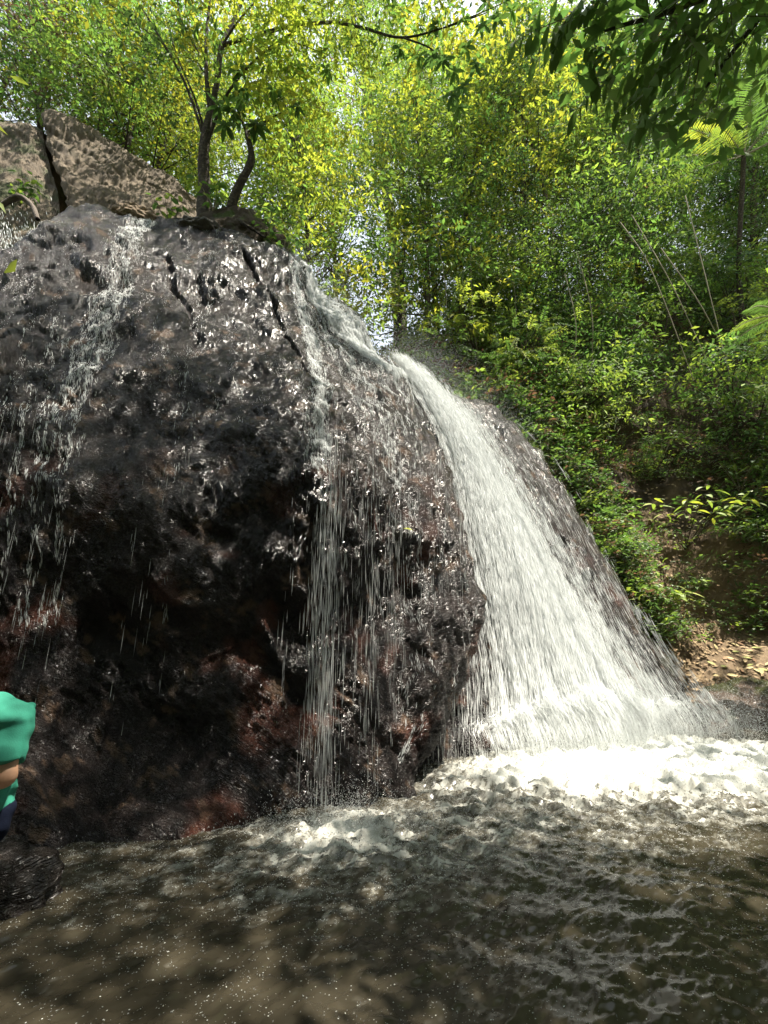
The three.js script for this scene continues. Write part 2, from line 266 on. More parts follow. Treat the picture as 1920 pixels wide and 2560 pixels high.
// foliation of the granite: along the layers, and two directions across
const LA = V(0.78, -0.58, 0.22).normalize(), LB = V(0.5, 0.8, 0.33).cross(LA).normalize(), LC = LA.clone().cross(LB);
const lay = (x, y, z) => [x * LA.x + y * LA.y + z * LA.z, x * LB.x + y * LB.y + z * LB.z, x * LC.x + y * LC.y + z * LC.z];
function scaly(x, y, z) {
  const [a, b, c] = lay(x, y, z), w = 0.25 * n3(x * 0.9, y * 0.9, z * 0.9);
  const s1 = n3(a * 0.8 + w, b * 2.6, c * 2.6 + w), s2 = n3(a * 2.4, b * 7 + w * 3, c * 7), s3 = n3(a * 5.5, b * 15, c * 15 + w * 4), s4 = n3(a * 12, b * 30, c * 30);
  const q = b * 3.4 + 1.2 * w + 0.5 * n3(a * 0.7, b * 0.5, c * 0.9), st = q - Math.floor(q), q2 = b * 9 + c * 3 + 2 * w + 0.8 * n3(a * 1.6, b, c * 2), st2 = q2 - Math.floor(q2), on = clamp(0.5 + n3(x * 0.8, y * 0.8, z * 0.8));
  return 0.075 * on * (st - 0.5) * smooth(0, 0.12, st) + 0.022 * (st2 - 0.5) * smooth(0, 0.15, st2) + 0.035 * s1 + 0.011 * (1 - 2 * Math.abs(s2)) + 0.009 * (1 - 2 * Math.abs(s3)) + 0.008 * s4;
}
// open cracks in the face, as lines over its columns and rows: [points, width, depth]
const CRACKS = [
  [[[4.35, 2.35], [4.62, 2.62], [4.8, 2.72], [5.0, 3.05], [5.13, 3.2], [5.2, 3.42], [5.42, 3.66]], 0.03, 0.14],
  [[[3.3, 2.6], [3.42, 2.9], [3.62, 3.05], [3.72, 3.32]], 0.045, 0.09],
  [[[3.7, 2.72], [3.78, 2.95], [3.9, 3.02]], 0.03, 0.06],
];
function crackAt(u, v) {
  let d = 0;
  for (const [pts, w, deep] of CRACKS) for (let i = 0; i < pts.length - 1; i++) {
    const [x0, y0] = pts[i], [x1, y1] = pts[i + 1];
    if (u < Math.min(x0, x1) - 0.2 || u > Math.max(x0, x1) + 0.2 || v < Math.min(y0, y1) - 0.2 || v > Math.max(y0, y1) + 0.2) continue;
    const t = clamp(((u - x0) * (x1 - x0) + (v - y0) * (y1 - y0)) / ((x1 - x0) ** 2 + (y1 - y0) ** 2));
    const e = Math.hypot(u - x0 - t * (x1 - x0), v - y0 - t * (y1 - y0)) + 0.03 * n3(u * 7, v * 7, 4) + 0.015 * n3(u * 22, v * 22, 4);
    d = Math.max(d, deep * (1 - smooth(0, w, e)));
  }
  return d;
}
function wetRockColor(x, y, z, d = 0) {
  const [a, b, c] = lay(x, y, z);
  const g = fbm(x * 0.45, y * 0.45, z * 0.45, 4), f = n3(a * 3, b * 11, c * 11), k = fbm(x * 1.6 + 7, y * 1.6, z * 1.6, 3);
  let col = mix3([0.01, 0.008, 0.008], [0.034, 0.026, 0.024], clamp(0.5 + 0.9 * g + 0.25 * f));
  col = mix3(col, [0.14, 0.09, 0.06], smooth(0.26, 0.55, k + 0.25 * f) * 0.7);        // tan feldspar patches
  col = mix3(col, [0.09, 0.03, 0.017], smooth(0.1, 0.45, fbm(x * 0.8, y * 0.8 + 30, z * 0.8, 3)) * 0.65 * smooth(5, 2.5, y));   // reddish patches low down
  return col;
}
const face = sheet(ROCK_FACE, 460, 560, (x, y, z, u, v) => {
  const big = 0.28 * fbm(x * 0.42, y * 0.42, z * 0.42, 3), mid = 0.07 * (ridged(x * 0.9, y * 1.3, z * 0.9, 3) - 0.5);
  return big + mid + scaly(x, y, z) - crackAt(u, v);
}, (x, y, z) => wetRockColor(x, y, z));
tag(mesh('granite_boulder', face.g, M.wetRock), 'huge dark wet granite boulder with water running over it', 'boulder');
const slab = sheet(FALL_SLAB, 300, 360, (x, y, z) => 0.3 * fbm(x * 0.5, y * 0.5 + 20, z * 0.5, 3) + 0.1 * (ridged(x, y, z, 3) - 0.5) + 0.8 * scaly(x, y, z),
  (x, y, z, u) => mix3(wetRockColor(x, y, z), [0.045, 0.055, 0.02], smooth(4.7, 5.2, u) * smooth(-0.1, 0.3, fbm(x * 1.5, y * 1.5, z * 1.5, 3)) * 0.8));
tag(mesh('rock_slab', slab.g, M.wetRock), 'steep dark rock slab behind the main white waterfall', 'rock');
const dryColor = (x, y, z) => {
  const [a, b, c] = lay(x, y, z), g = fbm(a * 0.35, b * 3.2, c * 3.2, 4), h = fbm(a * 0.4, b * 0.9, c * 0.9, 3), f = n3(x * 14, y * 14, z * 14);
  return mix3(mix3([0.1, 0.075, 0.052], [0.21, 0.16, 0.11], clamp(0.5 + g + 0.15 * f)), [0.07, 0.065, 0.035], smooth(0.2, 0.6, h) * 0.35);
};
const dry = sheet(DRY_SLAB, 150, 120, (x, y, z) => 0.12 * fbm(x * 0.6, y * 0.6, z * 0.6, 3) + 1.2 * scaly(x, y, z) - 0.1 * Math.pow(1 - Math.abs(n3(...lay(x * 0.2, y * 0.9, z * 0.9))), 14), dryColor);
tag(mesh('dry_slab', dry.g, M.dryRock), 'dry tan slab of tilted rock above the wet boulder, left of the twin trunked tree', 'rock');
const mossy = sheet(MOSSY_BLOCK, 130, 120, (x, y, z) => 0.2 * fbm(x * 0.6, y * 0.6, z * 0.6, 3) + scaly(x, y, z),
  (x, y, z, u) => mix3(dryColor(x, y, z), [0.06, 0.075, 0.022], smooth(-0.05, 0.3, fbm(x * 1.1, y * 1.1, z * 1.1, 4) + 0.12 * n3(x * 12, y * 12, z * 12)) * 0.85));
tag(mesh('mossy_rock', mossy.g, M.dryRock), 'mossy rock block at the upper left edge, left of the dry slab', 'rock');

// loose stones: a lump of noise-carved rock
function stone(name, label, at, size, turn, seed, m, tint, flat = 0, res = 5) {
  const g = new THREE.IcosahedronGeometry(1, res * 4), p = g.attributes.position, col = [], uv = [];
  for (let i = 0; i < p.count; i++) {
    const v = V().fromBufferAttribute(p, i), s = 1 + 0.28 * fbm(v.x * 0.9 + seed, v.y * 0.9, v.z * 0.9, 3) + 0.1 * (ridged(v.x * 1.6, v.y * 1.6 + seed, v.z * 1.6, 3) - 0.5);
    v.multiplyScalar(s); v.y = mix(v.y, Math.sign(v.y) * Math.min(Math.abs(v.y), 0.55), flat);
    v.multiply(V(...size)); const w = v.clone().add(V(...at)), k = 0.05 * fbm(w.x * 5, w.y * 5, w.z * 5, 4);
    v.multiplyScalar(1 + k / Math.max(0.2, v.length()));
    p.setXYZ(i, v.x, v.y, v.z); col.push(...tint(w.x, w.y, w.z)); uv.push(w.x + w.z, w.y + w.z * 0.3);
  }
  g.setAttribute('color', new THREE.Float32BufferAttribute(col, 3)); g.setAttribute('uv', new THREE.Float32BufferAttribute(uv, 2));
  g.deleteAttribute('normal'); const sm = geo(p.array, [...Array(p.count).keys()], uv, col);
  // weld for smooth normals
  const key = {}, ids = [], P2 = [], C2 = [], U2 = [];
  for (let i = 0; i < p.count; i++) { const k = [p.getX(i), p.getY(i), p.getZ(i)].map(e => e.toFixed(4)).join(); if (!(k in key)) { key[k] = P2.length / 3; P2.push(p.getX(i), p.getY(i), p.getZ(i)); C2.push(col[i * 3], col[i * 3 + 1], col[i * 3 + 2]); U2.push(uv[i * 2], uv[i * 2 + 1]); } ids.push(key[k]); }
  const o = mesh(name, geo(P2, ids, U2, C2), m); o.position.set(...at); o.rotation.y = turn;
  return tag(o, label, 'rock');
}
stone('wet_boulder', 'low dark wet boulder in the pool at the lower left edge', [-2.78, -0.04, -3.6], [0.62, 0.38, 0.34], 0.2, 3, M.wetRock, (x, y, z) => mix3(wetRockColor(x, y, z), [0.03, 0.024, 0.02], 0.6));
stone('tan_stone', 'pale tan stone lying on top of the wet boulder', [-6.25, 11.95, -9.1], [0.55, 0.35, 0.4], 0.3, 8, M.dryRock, (x, y, z) => mix3(dryColor(x, y, z), [0.42, 0.3, 0.2], 0.5), 0.4);
stone('layered_stone', 'dark flat layered stone below the twin trunked tree', [-4.75, 11.62, -9.25], [0.75, 0.27, 0.5], -0.35, 14, M.wetRock, (x, y, z) => mix3(wetRockColor(x, y, z), [0.15, 0.13, 0.1], 0.6), 0.4);
const ledge = sheet(LEDGE, 170, 110, (x, y, z) => 0.1 * fbm(x * 1.2, y * 1.2, z * 1.2, 3) + 0.08 * (ridged(x * 1.4, y * 4, z * 1.4, 3) - 0.5) + scaly(x, y, z),
  (x, y, z) => mix3(mix3([0.1, 0.075, 0.06], [0.2, 0.15, 0.12], clamp(0.5 + fbm(x, y * 3, z, 3))), [0.07, 0.075, 0.03], smooth(0.0, 0.4, fbm(x * 1.3, y, z * 1.3, 3) + (y - 0.55) * 0.9)));
tag(mesh('rock_ledge', ledge.g, M.wetRock), 'low dark rock ledge at the water edge on the right', 'rock');

// ---------------------------------------------------------------- hillside
const hill = sheet(HILLSIDE, 340, 420, (x, y, z, u, v) => {
  const beach = smooth(7.6, 8.4, v) * smooth(2.2, 3.2, u), r = 1 - 0.8 * beach;
  return r * (0.5 * fbm(x * 0.4, y * 0.4, z * 0.4, 4) + 0.22 * (ridged(x * 0.8, y * 0.8, z * 0.8, 4) - 0.5)) + 0.05 * fbm(x * 3, y * 3, z * 3, 4);
}, (x, y, z, u, v) => {
  const g = fbm(x * 0.8, y * 0.8, z * 0.8, 4), f = fbm(x * 6, y * 6, z * 6, 2);
  let c = mix3([0.055, 0.04, 0.026], [0.13, 0.09, 0.05], clamp(0.5 + g + 0.5 * f));
  const sand = smooth(5.1, 6.3, v + 0.8 * g) * smooth(1.6, 2.1, u + 0.4 * g) * smooth(5.6, 4.6, u);
  return mix3(c, mix3([0.28, 0.19, 0.11], [0.42, 0.3, 0.19], clamp(0.5 + g + f)), sand * 0.9);
});
tag(mesh('hillside', hill.g, M.soil), 'steep brown forest bank on the right', null, null, 'structure');
// ---------------------------------------------------------------- pool
const PLUNGE = [[3.1, -7.7, 1.6, 0.95], [4.6, -7.9, 1.5, 0.9], [5.8, -7.3, 1.7, 0.75], [7.6, -7.3, 1.8, 0.55], [2.0, -7.0, 1.1, 0.5], [0.9, -6.4, 0.9, 0.3], [-0.42, -4.62, 0.5, 0.5], [-0.2, -4.7, 1.3, 0.3], [1.5, -5.6, 1.5, 0.22], [-2.4, -4.1, 1.2, 0.16], [-0.5, -4.4, 1.9, 0.19], [1.8, -5.0, 2.2, 0.18], [4.5, -6.2, 2.0, 0.2], [6.2, -6.0, 1.8, 0.45], [4.0, -6.4, 1.5, 0.4], [2.4, -6.3, 1.2, 0.35]];
const churn = (x, z) => { let s = 0; for (const [a, b, r, k] of PLUNGE) s += k * Math.exp(-((x - a) ** 2 + ((z - b) * 1.25) ** 2) / (r * r)); return s; };
function waveHeight(x, z) {
  const c = Math.min(1.3, churn(x, z));
  const w = 0.02 * n3(x * 1.1, z * 1.5, 1) + 0.014 * n3(x * 3.1 + 2, z * 3.6, 2) + 0.007 * n3(x * 6, z * 7, 3) + 0.005 * n3(x * 13, z * 15, 4) + 0.006 * n3(x * 29, z * 31, 5) + 0.004 * n3(x * 61, z * 67, 6);
  const boil = 0.12 * (1 - Math.abs(n3(x * 1.5, z * 2.0, 7))) + 0.045 * n3(x * 3.4, z * 4.4, 8) + 0.022 * n3(x * 7, z * 9, 9) + 0.009 * n3(x * 17, z * 18, 5);
  return w + smooth(0.1, 1, c) * boil;
}
function foamAt(x, z) {   // under 0.4 clear water, above it foam
  const c = churn(x, z), a = fbm(x * 1.7 + 40, z * 2.4, 3, 3), b = n3(x * 7, z * 9, 6), d = n3(x * 19, z * 22, 2), e = n3(x * 43, z * 43, 3);
  const lace = Math.pow(1 - Math.abs(n3(x * 3 + 0.8 * a, z * 4.2, 12)), 4);
  return 0.8 * c + 0.25 * a + 0.16 * b + 0.16 * d + 0.16 * e + 0.25 * lace * smooth(0.03, 0.4, c) - 0.12;
}
{
  const axis = (a, b, c, d, fine, coarse) => { const s = []; for (let x = a; x < b; x += coarse) s.push(x); for (let x = b; x < c; x += fine) s.push(x); for (let x = c; x <= d + 1e-6; x += coarse) s.push(x); return s; };
  const X = axis(-7.5, -4.4, 8.2, 12.5, 0.021, 0.12), Z = axis(-12.5, -9.6, -2.2, 3.2, 0.021, 0.12), nx = X.length - 1, nz = Z.length - 1, pos = [], col = [], uv = [], idx = [], foam = [];
  for (const z of Z) for (const x of X) {
    pos.push(x, waveHeight(x, z), z); uv.push(x, z); foam.push(foamAt(x, z));
    const fo = foam[foam.length - 1], milk = smooth(0.16, 0.66, fo);   // bubbles carried under the surface make the water milky in grains and trails
    col.push(...mix3(mix3([0.036, 0.031, 0.021], [0.052, 0.044, 0.03], clamp(0.5 + fbm(x * 0.7, z * 0.7, 9, 3))), [0.34, 0.33, 0.29], milk * 0.85));
  }
  const fIdx = [];
  for (let j = 0; j < nz; j++) for (let i = 0; i < nx; i++) {
    const a = j * (nx + 1) + i, b = a + 1, c = a + nx + 1, d = c + 1; idx.push(a, c, b, b, c, d);
    if ((foam[a] + foam[b] + foam[c]) / 3 > 0.52) fIdx.push(a, c, b); if ((foam[b] + foam[c] + foam[d]) / 3 > 0.52) fIdx.push(b, c, d);
  }
  tag(mesh('pool_water', geo(pos, idx, uv, col), M.water), 'murky olive brown pool below the falls', null, null, 'structure');
  const map = new Map(), fp = [], fc = [], fi = fIdx.map(i => {
    if (!map.has(i)) { map.set(i, fp.length / 3); const e = clamp((foam[i] - 0.46) * 1.5), x = pos[i * 3], z = pos[i * 3 + 2]; fp.push(x, pos[i * 3 + 1] + 0.004 + 0.02 * e, z); fc.push(...mix3([0.34, 0.33, 0.29], [0.54, 0.55, 0.52], e)); }
    return map.get(i);
  });
  tag(mesh('pool_foam', geo(fp, fi, null, fc), M.foam), 'white foam churning on the pool under the falls', null, null, 'stuff');
}

// ---------------------------------------------------------------- falling and running water
const dropGeo = (() => { const g = new THREE.OctahedronGeometry(1, 0), p = g.attributes.position; for (let i = 0; i < p.count; i++) { const y = p.getY(i); if (y > 0.5) p.setY(i, 1.5); } const q = geo(Array.from(p.array), [...Array(p.count).keys()]); return q; })();
const fleckGeo = new THREE.OctahedronGeometry(1, 0);
const W = rngOf(99);
{ // the main fall: strands thrown down the slab, dense in the middle, spread at both sides
  const list = [];
  const strand = (u, v, off, len, wid) => {
    const a = slab.smoothAt(u, v, off + 0.1), b = slab.smoothAt(u, v + 0.05, off + 0.1), d = b.p.clone().sub(a.p);
    d.y -= 0.35 * d.length() * clamp(off); d.normalize();
    list.push({ m: pose(a.p, d.negate(), wid, len, wid * 0.7, W() * 6) });
  };
  for (let k = 0; k < 880; k++) {   // ropes of water, each a line of strands
    const core = k < 470, a = gauss(W), off0 = 0.03 + Math.abs(gauss(W)) * (core ? 0.22 : 0.14), v0 = core ? rr(1.9, 2.6, W) : rr(1.9, 5.5, W), v1 = Math.min(8.3, v0 + rr(2.5, 7, W)), ph = W() * 50, n = Math.round((core ? 75 : 38) * (v1 - v0));
    for (let i = 0; i < n; i++) {
      const v = mix(v0, v1, W()), t = clamp((v - 2) / 6.3);
      if (n3(ph, v * 2.4, k) + 0.5 * n3(ph, v * 7, 3) < (core ? -0.45 : -0.05)) continue;
      if (W() < 0.25 * (1 - t)) continue;
      const mid = mix(2.2, 3.1, Math.pow(t, 0.8)), u = mid + a * (core ? mix(0.32, 0.5, t) : mix(0.75, 1.05, t)) + (core ? 0 : 0.3 * (1 - t) + 0.12) + gauss(W) * mix(0.025, 0.05, t) + 0.04 * n3(ph, v * 0.8, 9);
      if (u < 1.0 || u > 5.1) continue;
      strand(u, v, off0 * mix(0.5, 1.3, t) + Math.abs(gauss(W)) * 0.05, rr(0.04, 0.17, W), rr(0.0016, 0.0052, W));
    }
  }
  tag(copies('main_waterfall', dropGeo, M.drops, list), 'broad white waterfall fanning down the slab into the pool', null, null, 'stuff');
}
{ // fine spray round it
  const list = [];
  const puff = (p, s, n, r0, r1) => { for (let i = 0; i < n; i++) list.push({ m: new THREE.Matrix4().makeScale(1, 1, 1).scale(V(1, 1.4, 1).multiplyScalar(rr(r0, r1, W))).setPosition(p.x + gauss(W) * s, p.y + Math.abs(gauss(W)) * s, p.z + gauss(W) * s) }); };
  for (let i = 0; i < 260; i++) { const v = mix(1.6, 3.9, W()), a = slab.at(mix(1.6, 4.2, W()), v, 0.3); puff(a.p, 0.5, 160, 0.0016, 0.0042); }
  for (let i = 0; i < 160; i++) { const x = rr(1.6, 6.6, W), z = mix(-7.2, -8.2, W()) - 0.35 * Math.max(0, x - 2.5); puff(V(x, 0.12, z), 0.36, 330, 0.0015, 0.0042); }
  for (let i = 0; i < 130; i++) { const a = face.at(rr(5.2, 7, W), rr(1.7, 3.4, W), 0.15); puff(a.p, 0.22, 160, 0.0014, 0.0036); }
  for (let i = 0; i < 40; i++) puff(V(-0.45 + gauss(W) * 0.4, 0.03, -4.7 + gauss(W) * 0.25), 0.16, 160, 0.001, 0.003);
  tag(copies('spray', fleckGeo, M.drops, list), 'fine white spray drifting round the falls', null, null, 'stuff');
}
{ // water running over the boulder: white flecks that follow the rock
  const list = [];
  const fleck = (u, v, len, wid, off = 0.012) => {
    const a = face.at(u, v, off), b = face.at(u + 0.004 * n3(u * 8, v * 8, 1), v + 0.03, off), d = b.p.clone().sub(a.p).normalize();
    list.push({ m: pose(a.p, d.negate(), wid, len, wid, W() * 6) });
  };
  // streams: rows and the column they run in, half width at top and bottom, number of rivulets, share that breaks white
  const STREAMS = [
    [[[2, 2.92], [2.4, 2.8], [3, 2.72], [3.6, 2.62], [4.2, 2.5], [5, 2.4], [6, 2.3]], 0.07, 0.14, 30, 0.25],
    [[[2, 5.2], [2.6, 5.3], [3, 5.36], [3.6, 5.34], [4.2, 5.28], [5, 5.24]], 0.09, 0.08, 30, 0.4],
    [[[2, 5.5], [2.6, 5.8], [3, 6.0], [3.6, 6.15], [4.2, 6.2], [5, 6.25], [6, 6.3], [7.5, 6.3]], 0.3, 0.3, 28, 0.05],
    [[[1.6, 6.0], [2, 6.2], [2.5, 6.55], [3, 6.8], [3.6, 6.95]], 0.34, 0.2, 90, 0.4],
    [[[1.7, 5.45], [2.1, 5.85], [2.5, 6.35], [2.9, 6.75], [3.3, 7.0]], 0.14, 0.12, 90, 0.6, 2],
    [[[2.5, 3.9], [3.5, 3.8], [4.5, 3.75], [6, 3.72]], 0.04, 0.05, 3, -0.1],
    [[[3.2, 2.2], [4, 2.1], [5, 2.05], [6, 2.0]], 0.2, 0.3, 10, -0.15],
    [[[2, 4.4], [3, 4.35], [4, 4.3], [4.6, 4.3]], 0.9, 0.9, 26, -0.3],
  ];
  for (const [pts, w0, w1, lines, wet, thick = 1] of STREAMS) for (let l = 0; l < lines; l++) {
    const a = gauss(W), ph = W() * 90, end = (pts.length - 1) * Math.min(1, rr(0.45, 1.2, W));
    for (let i = 0; i < 420 * end / 3; i++) {
      const t = end * i / (140 * end), k = Math.min(pts.length - 2, Math.floor(t)), s = t - k; if (t >= end) break;
      if (n3(ph, t * 3.4, 5) + 0.6 * n3(ph, t * 13, 8) + wet < -0.1 + 0.5 * W() + 0.35 * t / (pts.length - 1)) continue;
      const v = mix(pts[k][0], pts[k + 1][0], s), u = mix(pts[k][1], pts[k + 1][1], s) + a * mix(w0, w1, t / (pts.length - 1)) + 0.05 * n3(ph, t * 2.2, 2) + 0.02 * n3(ph, t * 8, 3) + gauss(W) * 0.012;
      fleck(u, v, rr(0.02, 0.06, W) * thick, rr(0.0012, 0.0032, W) * thick, rr(0.003, 0.03, W) * (2 * thick - 1));
    }
  }
  for (let i = 0; i < 14000; i++) {   // thin film on the upper dome, its specular glints put in as white flecks
    const u = rr(1, 6.8, W), v = mix(2.05, 4.3, Math.pow(W(), 1.2));
    if (n3(u * 3, v * 2, 15) + 0.7 * n3(u * 11, v * 5, 18) < 0.35) continue;
    fleck(u, v, rr(0.008, 0.03, W), rr(0.001, 0.0024, W));
  }
  tag(copies('running_water', fleckGeo, M.drops, list), 'thin white rivulets and glint flecks on the wet boulder', null, null, 'stuff');
}
{ // drops falling free from the lip of the boulder down to the pool
  const list = [];
  const CURTAINS = [[5.0, 5.5, 350, 0.0], [5.2, 5.34, 900, 0.1], [5.55, 6.9, 1500, 0.0], [1.6, 3.0, 480, 0.0], [3.5, 3.95, 110, 0], [6.7, 7.05, 400, 0]];
  for (const [u0, u1, n, o] of CURTAINS) {
    const lines = Math.ceil(n / 16);
    for (let l = 0; l < lines; l++) {
      const u = rr(u0, u1, W), a = face.at(u, rr(4.3, 5.2, W), rr(0.05, 0.35, W) + o).p, top = a.y;
      for (let k = 0; k < 16; k++) {
        const y = top * (1 - Math.pow(W(), 0.9)); if (y < 0.05) continue;
        list.push({ m: pose(V(a.x + gauss(W) * 0.03 + 0.04 * n3(l, y * 1.2, 3), y, a.z + gauss(W) * 0.03), V(0, 1, 0), rr(0.001, 0.0026, W), rr(0.03, 0.16, W), rr(0.001, 0.0026, W), 0) });
      }
    }
  }
  tag(copies('falling_drops', dropGeo, M.drops, list), 'separate drops falling from the lip of the dark boulder', null, null, 'stuff');
}
{ // drops jumping over the whole pool, thickest near the plunge, and flecks of foam riding on it
  const list = [];
  for (let i = 0; i < 520000; i++) {
    const z = -2.2 - 7 * Math.pow(W(), 1.1), x = rr(-4.5, 8, W), c = churn(x, z), patch = n3(x * 1.3, z * 1.6, 21) + 0.6 * n3(x * 4, z * 5, 22);
    const fo = foamAt(x, z);
    if (W() > 0.1 + 0.09 * patch + 0.75 * smooth(0.02, 0.5, fo)) continue;
    const jump = W() < 0.2, s = rr(0.001, 0.0032, W) * (0.8 + 0.6 * Math.min(1, c)), y = waveHeight(x, z) + (jump ? Math.abs(gauss(W)) * (0.01 + 0.13 * Math.min(1, c)) : 0.002);
    list.push({ m: jump ? pose(V(x, y, z), V(gauss(W) * 0.4, 1, gauss(W) * 0.4).normalize(), s, s * rr(1, 3, W), s) : pose(V(x, y, z), V(0, 1, 0), s * rr(1, 3, W), s * 0.7, s * rr(1, 2, W), W() * 6), c: (k => [k, k, k * 0.97])(Math.pow(W(), 1.6) * 0.85 + 0.15) });
  }
  tag(copies('splash_drops', fleckGeo, M.drops, list), 'white splash drops jumping over the pool', null, null, 'stuff');
}
{ // the small stream at the left edge, dropping behind the boulder
  const list = [], a = V(-9.9, 11.9, -9.3), b = V(-8.4, 10.2, -8.4);
  for (let i = 0; i < 1300; i++) { const t = W(), p = a.clone().lerp(b, t); p.x += gauss(W) * 0.5; p.y += gauss(W) * 0.25 - 0.6 * t * t; p.z += gauss(W) * 0.3; list.push({ m: pose(p, V(-0.5, 1, -0.2).normalize(), rr(0.004, 0.01, W), rr(0.03, 0.12, W), rr(0.004, 0.01, W)) }); }
  tag(copies('side_cascade', fleckGeo, M.drops, list), 'small white cascade at the upper left edge', null, null, 'stuff');
}
// ---------------------------------------------------------------- foliage
// one blade: along +x, face +y
function blade(L, Wd, seg, fold, droop, pos, col, idx, mat, f) {
  const base = pos.length / 3, put = (x, y, z) => { const p = V(x, y, z); if (mat) p.applyMatrix4(mat); pos.push(p.x, p.y, p.z); col.push(f[0], f[1], f[2]); };
  put(0, 0, 0);
  for (let i = 1; i < seg; i++) { const t = i / seg, w = Wd / 2 * Math.pow(Math.sin(Math.PI * Math.pow(t, 0.85)), 0.85), y = -droop * L * t * t; put(L * t, y + fold * w, -w); put(L * t, y, 0); put(L * t, y + fold * w, w); }
  put(L, -droop * L, 0);
  const tip = pos.length / 3 - 1;
  idx.push(base, base + 2, base + 1, base, base + 3, base + 2);
  for (let i = 1; i < seg - 1; i++) { const a = base + 1 + (i - 1) * 3, b = a + 3; idx.push(a, a + 1, b + 1, a, b + 1, b, a + 1, a + 2, b + 2, a + 1, b + 2, b + 1); }
  const e = tip - 3; idx.push(e, e + 1, tip, e + 1, e + 2, tip);
}
function leafGeo(L, Wd, seg = 6, fold = 0.35, droop = 0.18) { const p = [], c = [], i = []; blade(L, Wd, seg, fold, droop, p, c, i, null, [1, 1, 1]); return geo(p, i, null, c); }
const E = (x, y, z) => new THREE.Matrix4().makeRotationFromEuler(new THREE.Euler(x, y, z, 'YXZ'));
// a twig with its leaves, growing along +x, leaves facing up
function sprigGeo(seed, { n = 16, len = 0.8, L = 0.16, Wd = 0.06, seg = 2, spread = 0.35, droop = 0.2, tilt = 0.5, flat = false }) {
  const r = rngOf(seed), pos = [], col = [], idx = [];
  for (let k = 0; k < n; k++) {
    const t = flat ? (Math.floor(k / 2) + 0.6) / (n / 2) : Math.pow(r(), 0.7), side = k % 2 ? 1 : -1, s = rr(0.7, 1.2, r);
    const p = V(len * t, -droop * len * t * t + (flat ? 0 : gauss(r) * spread * 0.35), flat ? 0 : gauss(r) * spread);
    const m = new THREE.Matrix4().makeTranslation(p.x, p.y, p.z).multiply(E(gauss(r) * tilt, -side * rr(0.5, 1.35, r), gauss(r) * tilt * 0.7 - 0.25)), f = rr(0.65, 1.3, r);
    blade(L * s, Wd * s, seg, 0.3, 0.15, pos, col, idx, m, [f * rr(0.9, 1.15, r), f, f]);
  }
  // the twig itself
  const b = pos.length / 3; pos.push(0, 0.006, 0.006, 0, 0.006, -0.006, len, -droop * len, 0, 0, -0.008, 0); for (let k = 0; k < 4; k++) col.push(0.6, 0.4, 0.35); idx.push(b, b + 1, b + 2, b + 1, b + 3, b + 2, b + 3, b, b + 2);
  return geo(pos, idx, null, col);
}
const SPRIG = {
  small: [1, 2, 3].map(s => sprigGeo(s, { n: 22, len: 0.75, L: 0.13, Wd: 0.055, spread: 0.3 })),
  broad: [4, 5, 6].map(s => sprigGeo(s, { n: 15, len: 0.8, L: 0.22, Wd: 0.085, spread: 0.3 })),
  pinnate: [7, 8].map(s => sprigGeo(s, { n: 18, len: 0.7, L: 0.17, Wd: 0.05, spread: 0, flat: true, tilt: 0.2, droop: 0.35 })),
  wide: [9, 10].map(s => sprigGeo(s, { n: 26, len: 1.3, L: 0.24, Wd: 0.1, spread: 0.55 })),
};
const TINT = { lime: [0.42, 0.47, 0.045], fresh: [0.25, 0.36, 0.045], mid: [0.13, 0.24, 0.04], deep: [0.08, 0.16, 0.035], brown: [0.14, 0.085, 0.045] };
const tintOf = (names, r) => { const a = TINT[names[Math.floor(r() * names.length)]], f = rr(0.75, 1.25, r); return [a[0] * f * rr(0.9, 1.12, r), a[1] * f, a[2] * f]; };
const leafMats = {}; for (const k in TINT) { leafMats[k] = M.leaf.clone(); leafMats[k].color = rgb(...TINT[k]); }

// crown pieces round a centre: sprigs pointing outward
function clump(list, c, rad, n, tints, r, size = 1) {   // one clump keeps to one hue
  const own = tintOf(tints, r);
  for (let i = 0; i < n; i++) {
    const d = V(gauss(r), gauss(r) * 0.8, gauss(r)).multiplyScalar(0.55), p = V(c[0] + d.x * rad[0], c[1] + d.y * rad[1], c[2] + d.z * rad[2]);
    const yaw = Math.atan2(-d.z, d.x) + gauss(r) * 0.8, s = rr(0.75, 1.25, r) * size;
    list.push({ m: new THREE.Matrix4().makeTranslation(p.x, p.y, p.z).multiply(E(gauss(r) * 0.35, yaw, clamp(d.y * 0.4 + gauss(r) * 0.35, -0.9, 0.9))).scale(V(s, s, s)), c: (f => own.map(e => e * f))(rr(0.8, 1.2, r)) });
  }
}
function crown(root, name, kind, list) {   // two or three sprig shapes, one instanced part for each
  const g = SPRIG[kind], o = root.position;
  g.forEach((geom, k) => { const part = list.filter((_, i) => i % g.length === k); part.forEach(e => { const t = new THREE.Matrix4().makeTranslation(-o.x, -o.y, -o.z); e.m.premultiply(t); }); if (part.length) copies(name, geom, M.leaf, part, root); });
}
const rel = (root, pts) => pts.map(p => V(p[0] - root.position.x, p[1] - root.position.y, p[2] - root.position.z));
function limb(root, pts, radii, sides, knob) { return tube(rel(root, pts), radii, sides, knob); }
// a leaf of its own, base at p, pointing along d, face towards up
function leafPart(root, g, m, p, d, up, s = 1, name = 'leaf') {
  const x = d.clone().normalize(), z = x.clone().cross(up).normalize(), y = z.clone().cross(x);
  const o = mesh(name, g, m, root); o.matrix.makeBasis(x, y, z); o.matrix.decompose(o.position, o.quaternion, o.scale);
  o.position.copy(p).sub(root.position); o.scale.setScalar(s); return o;
}

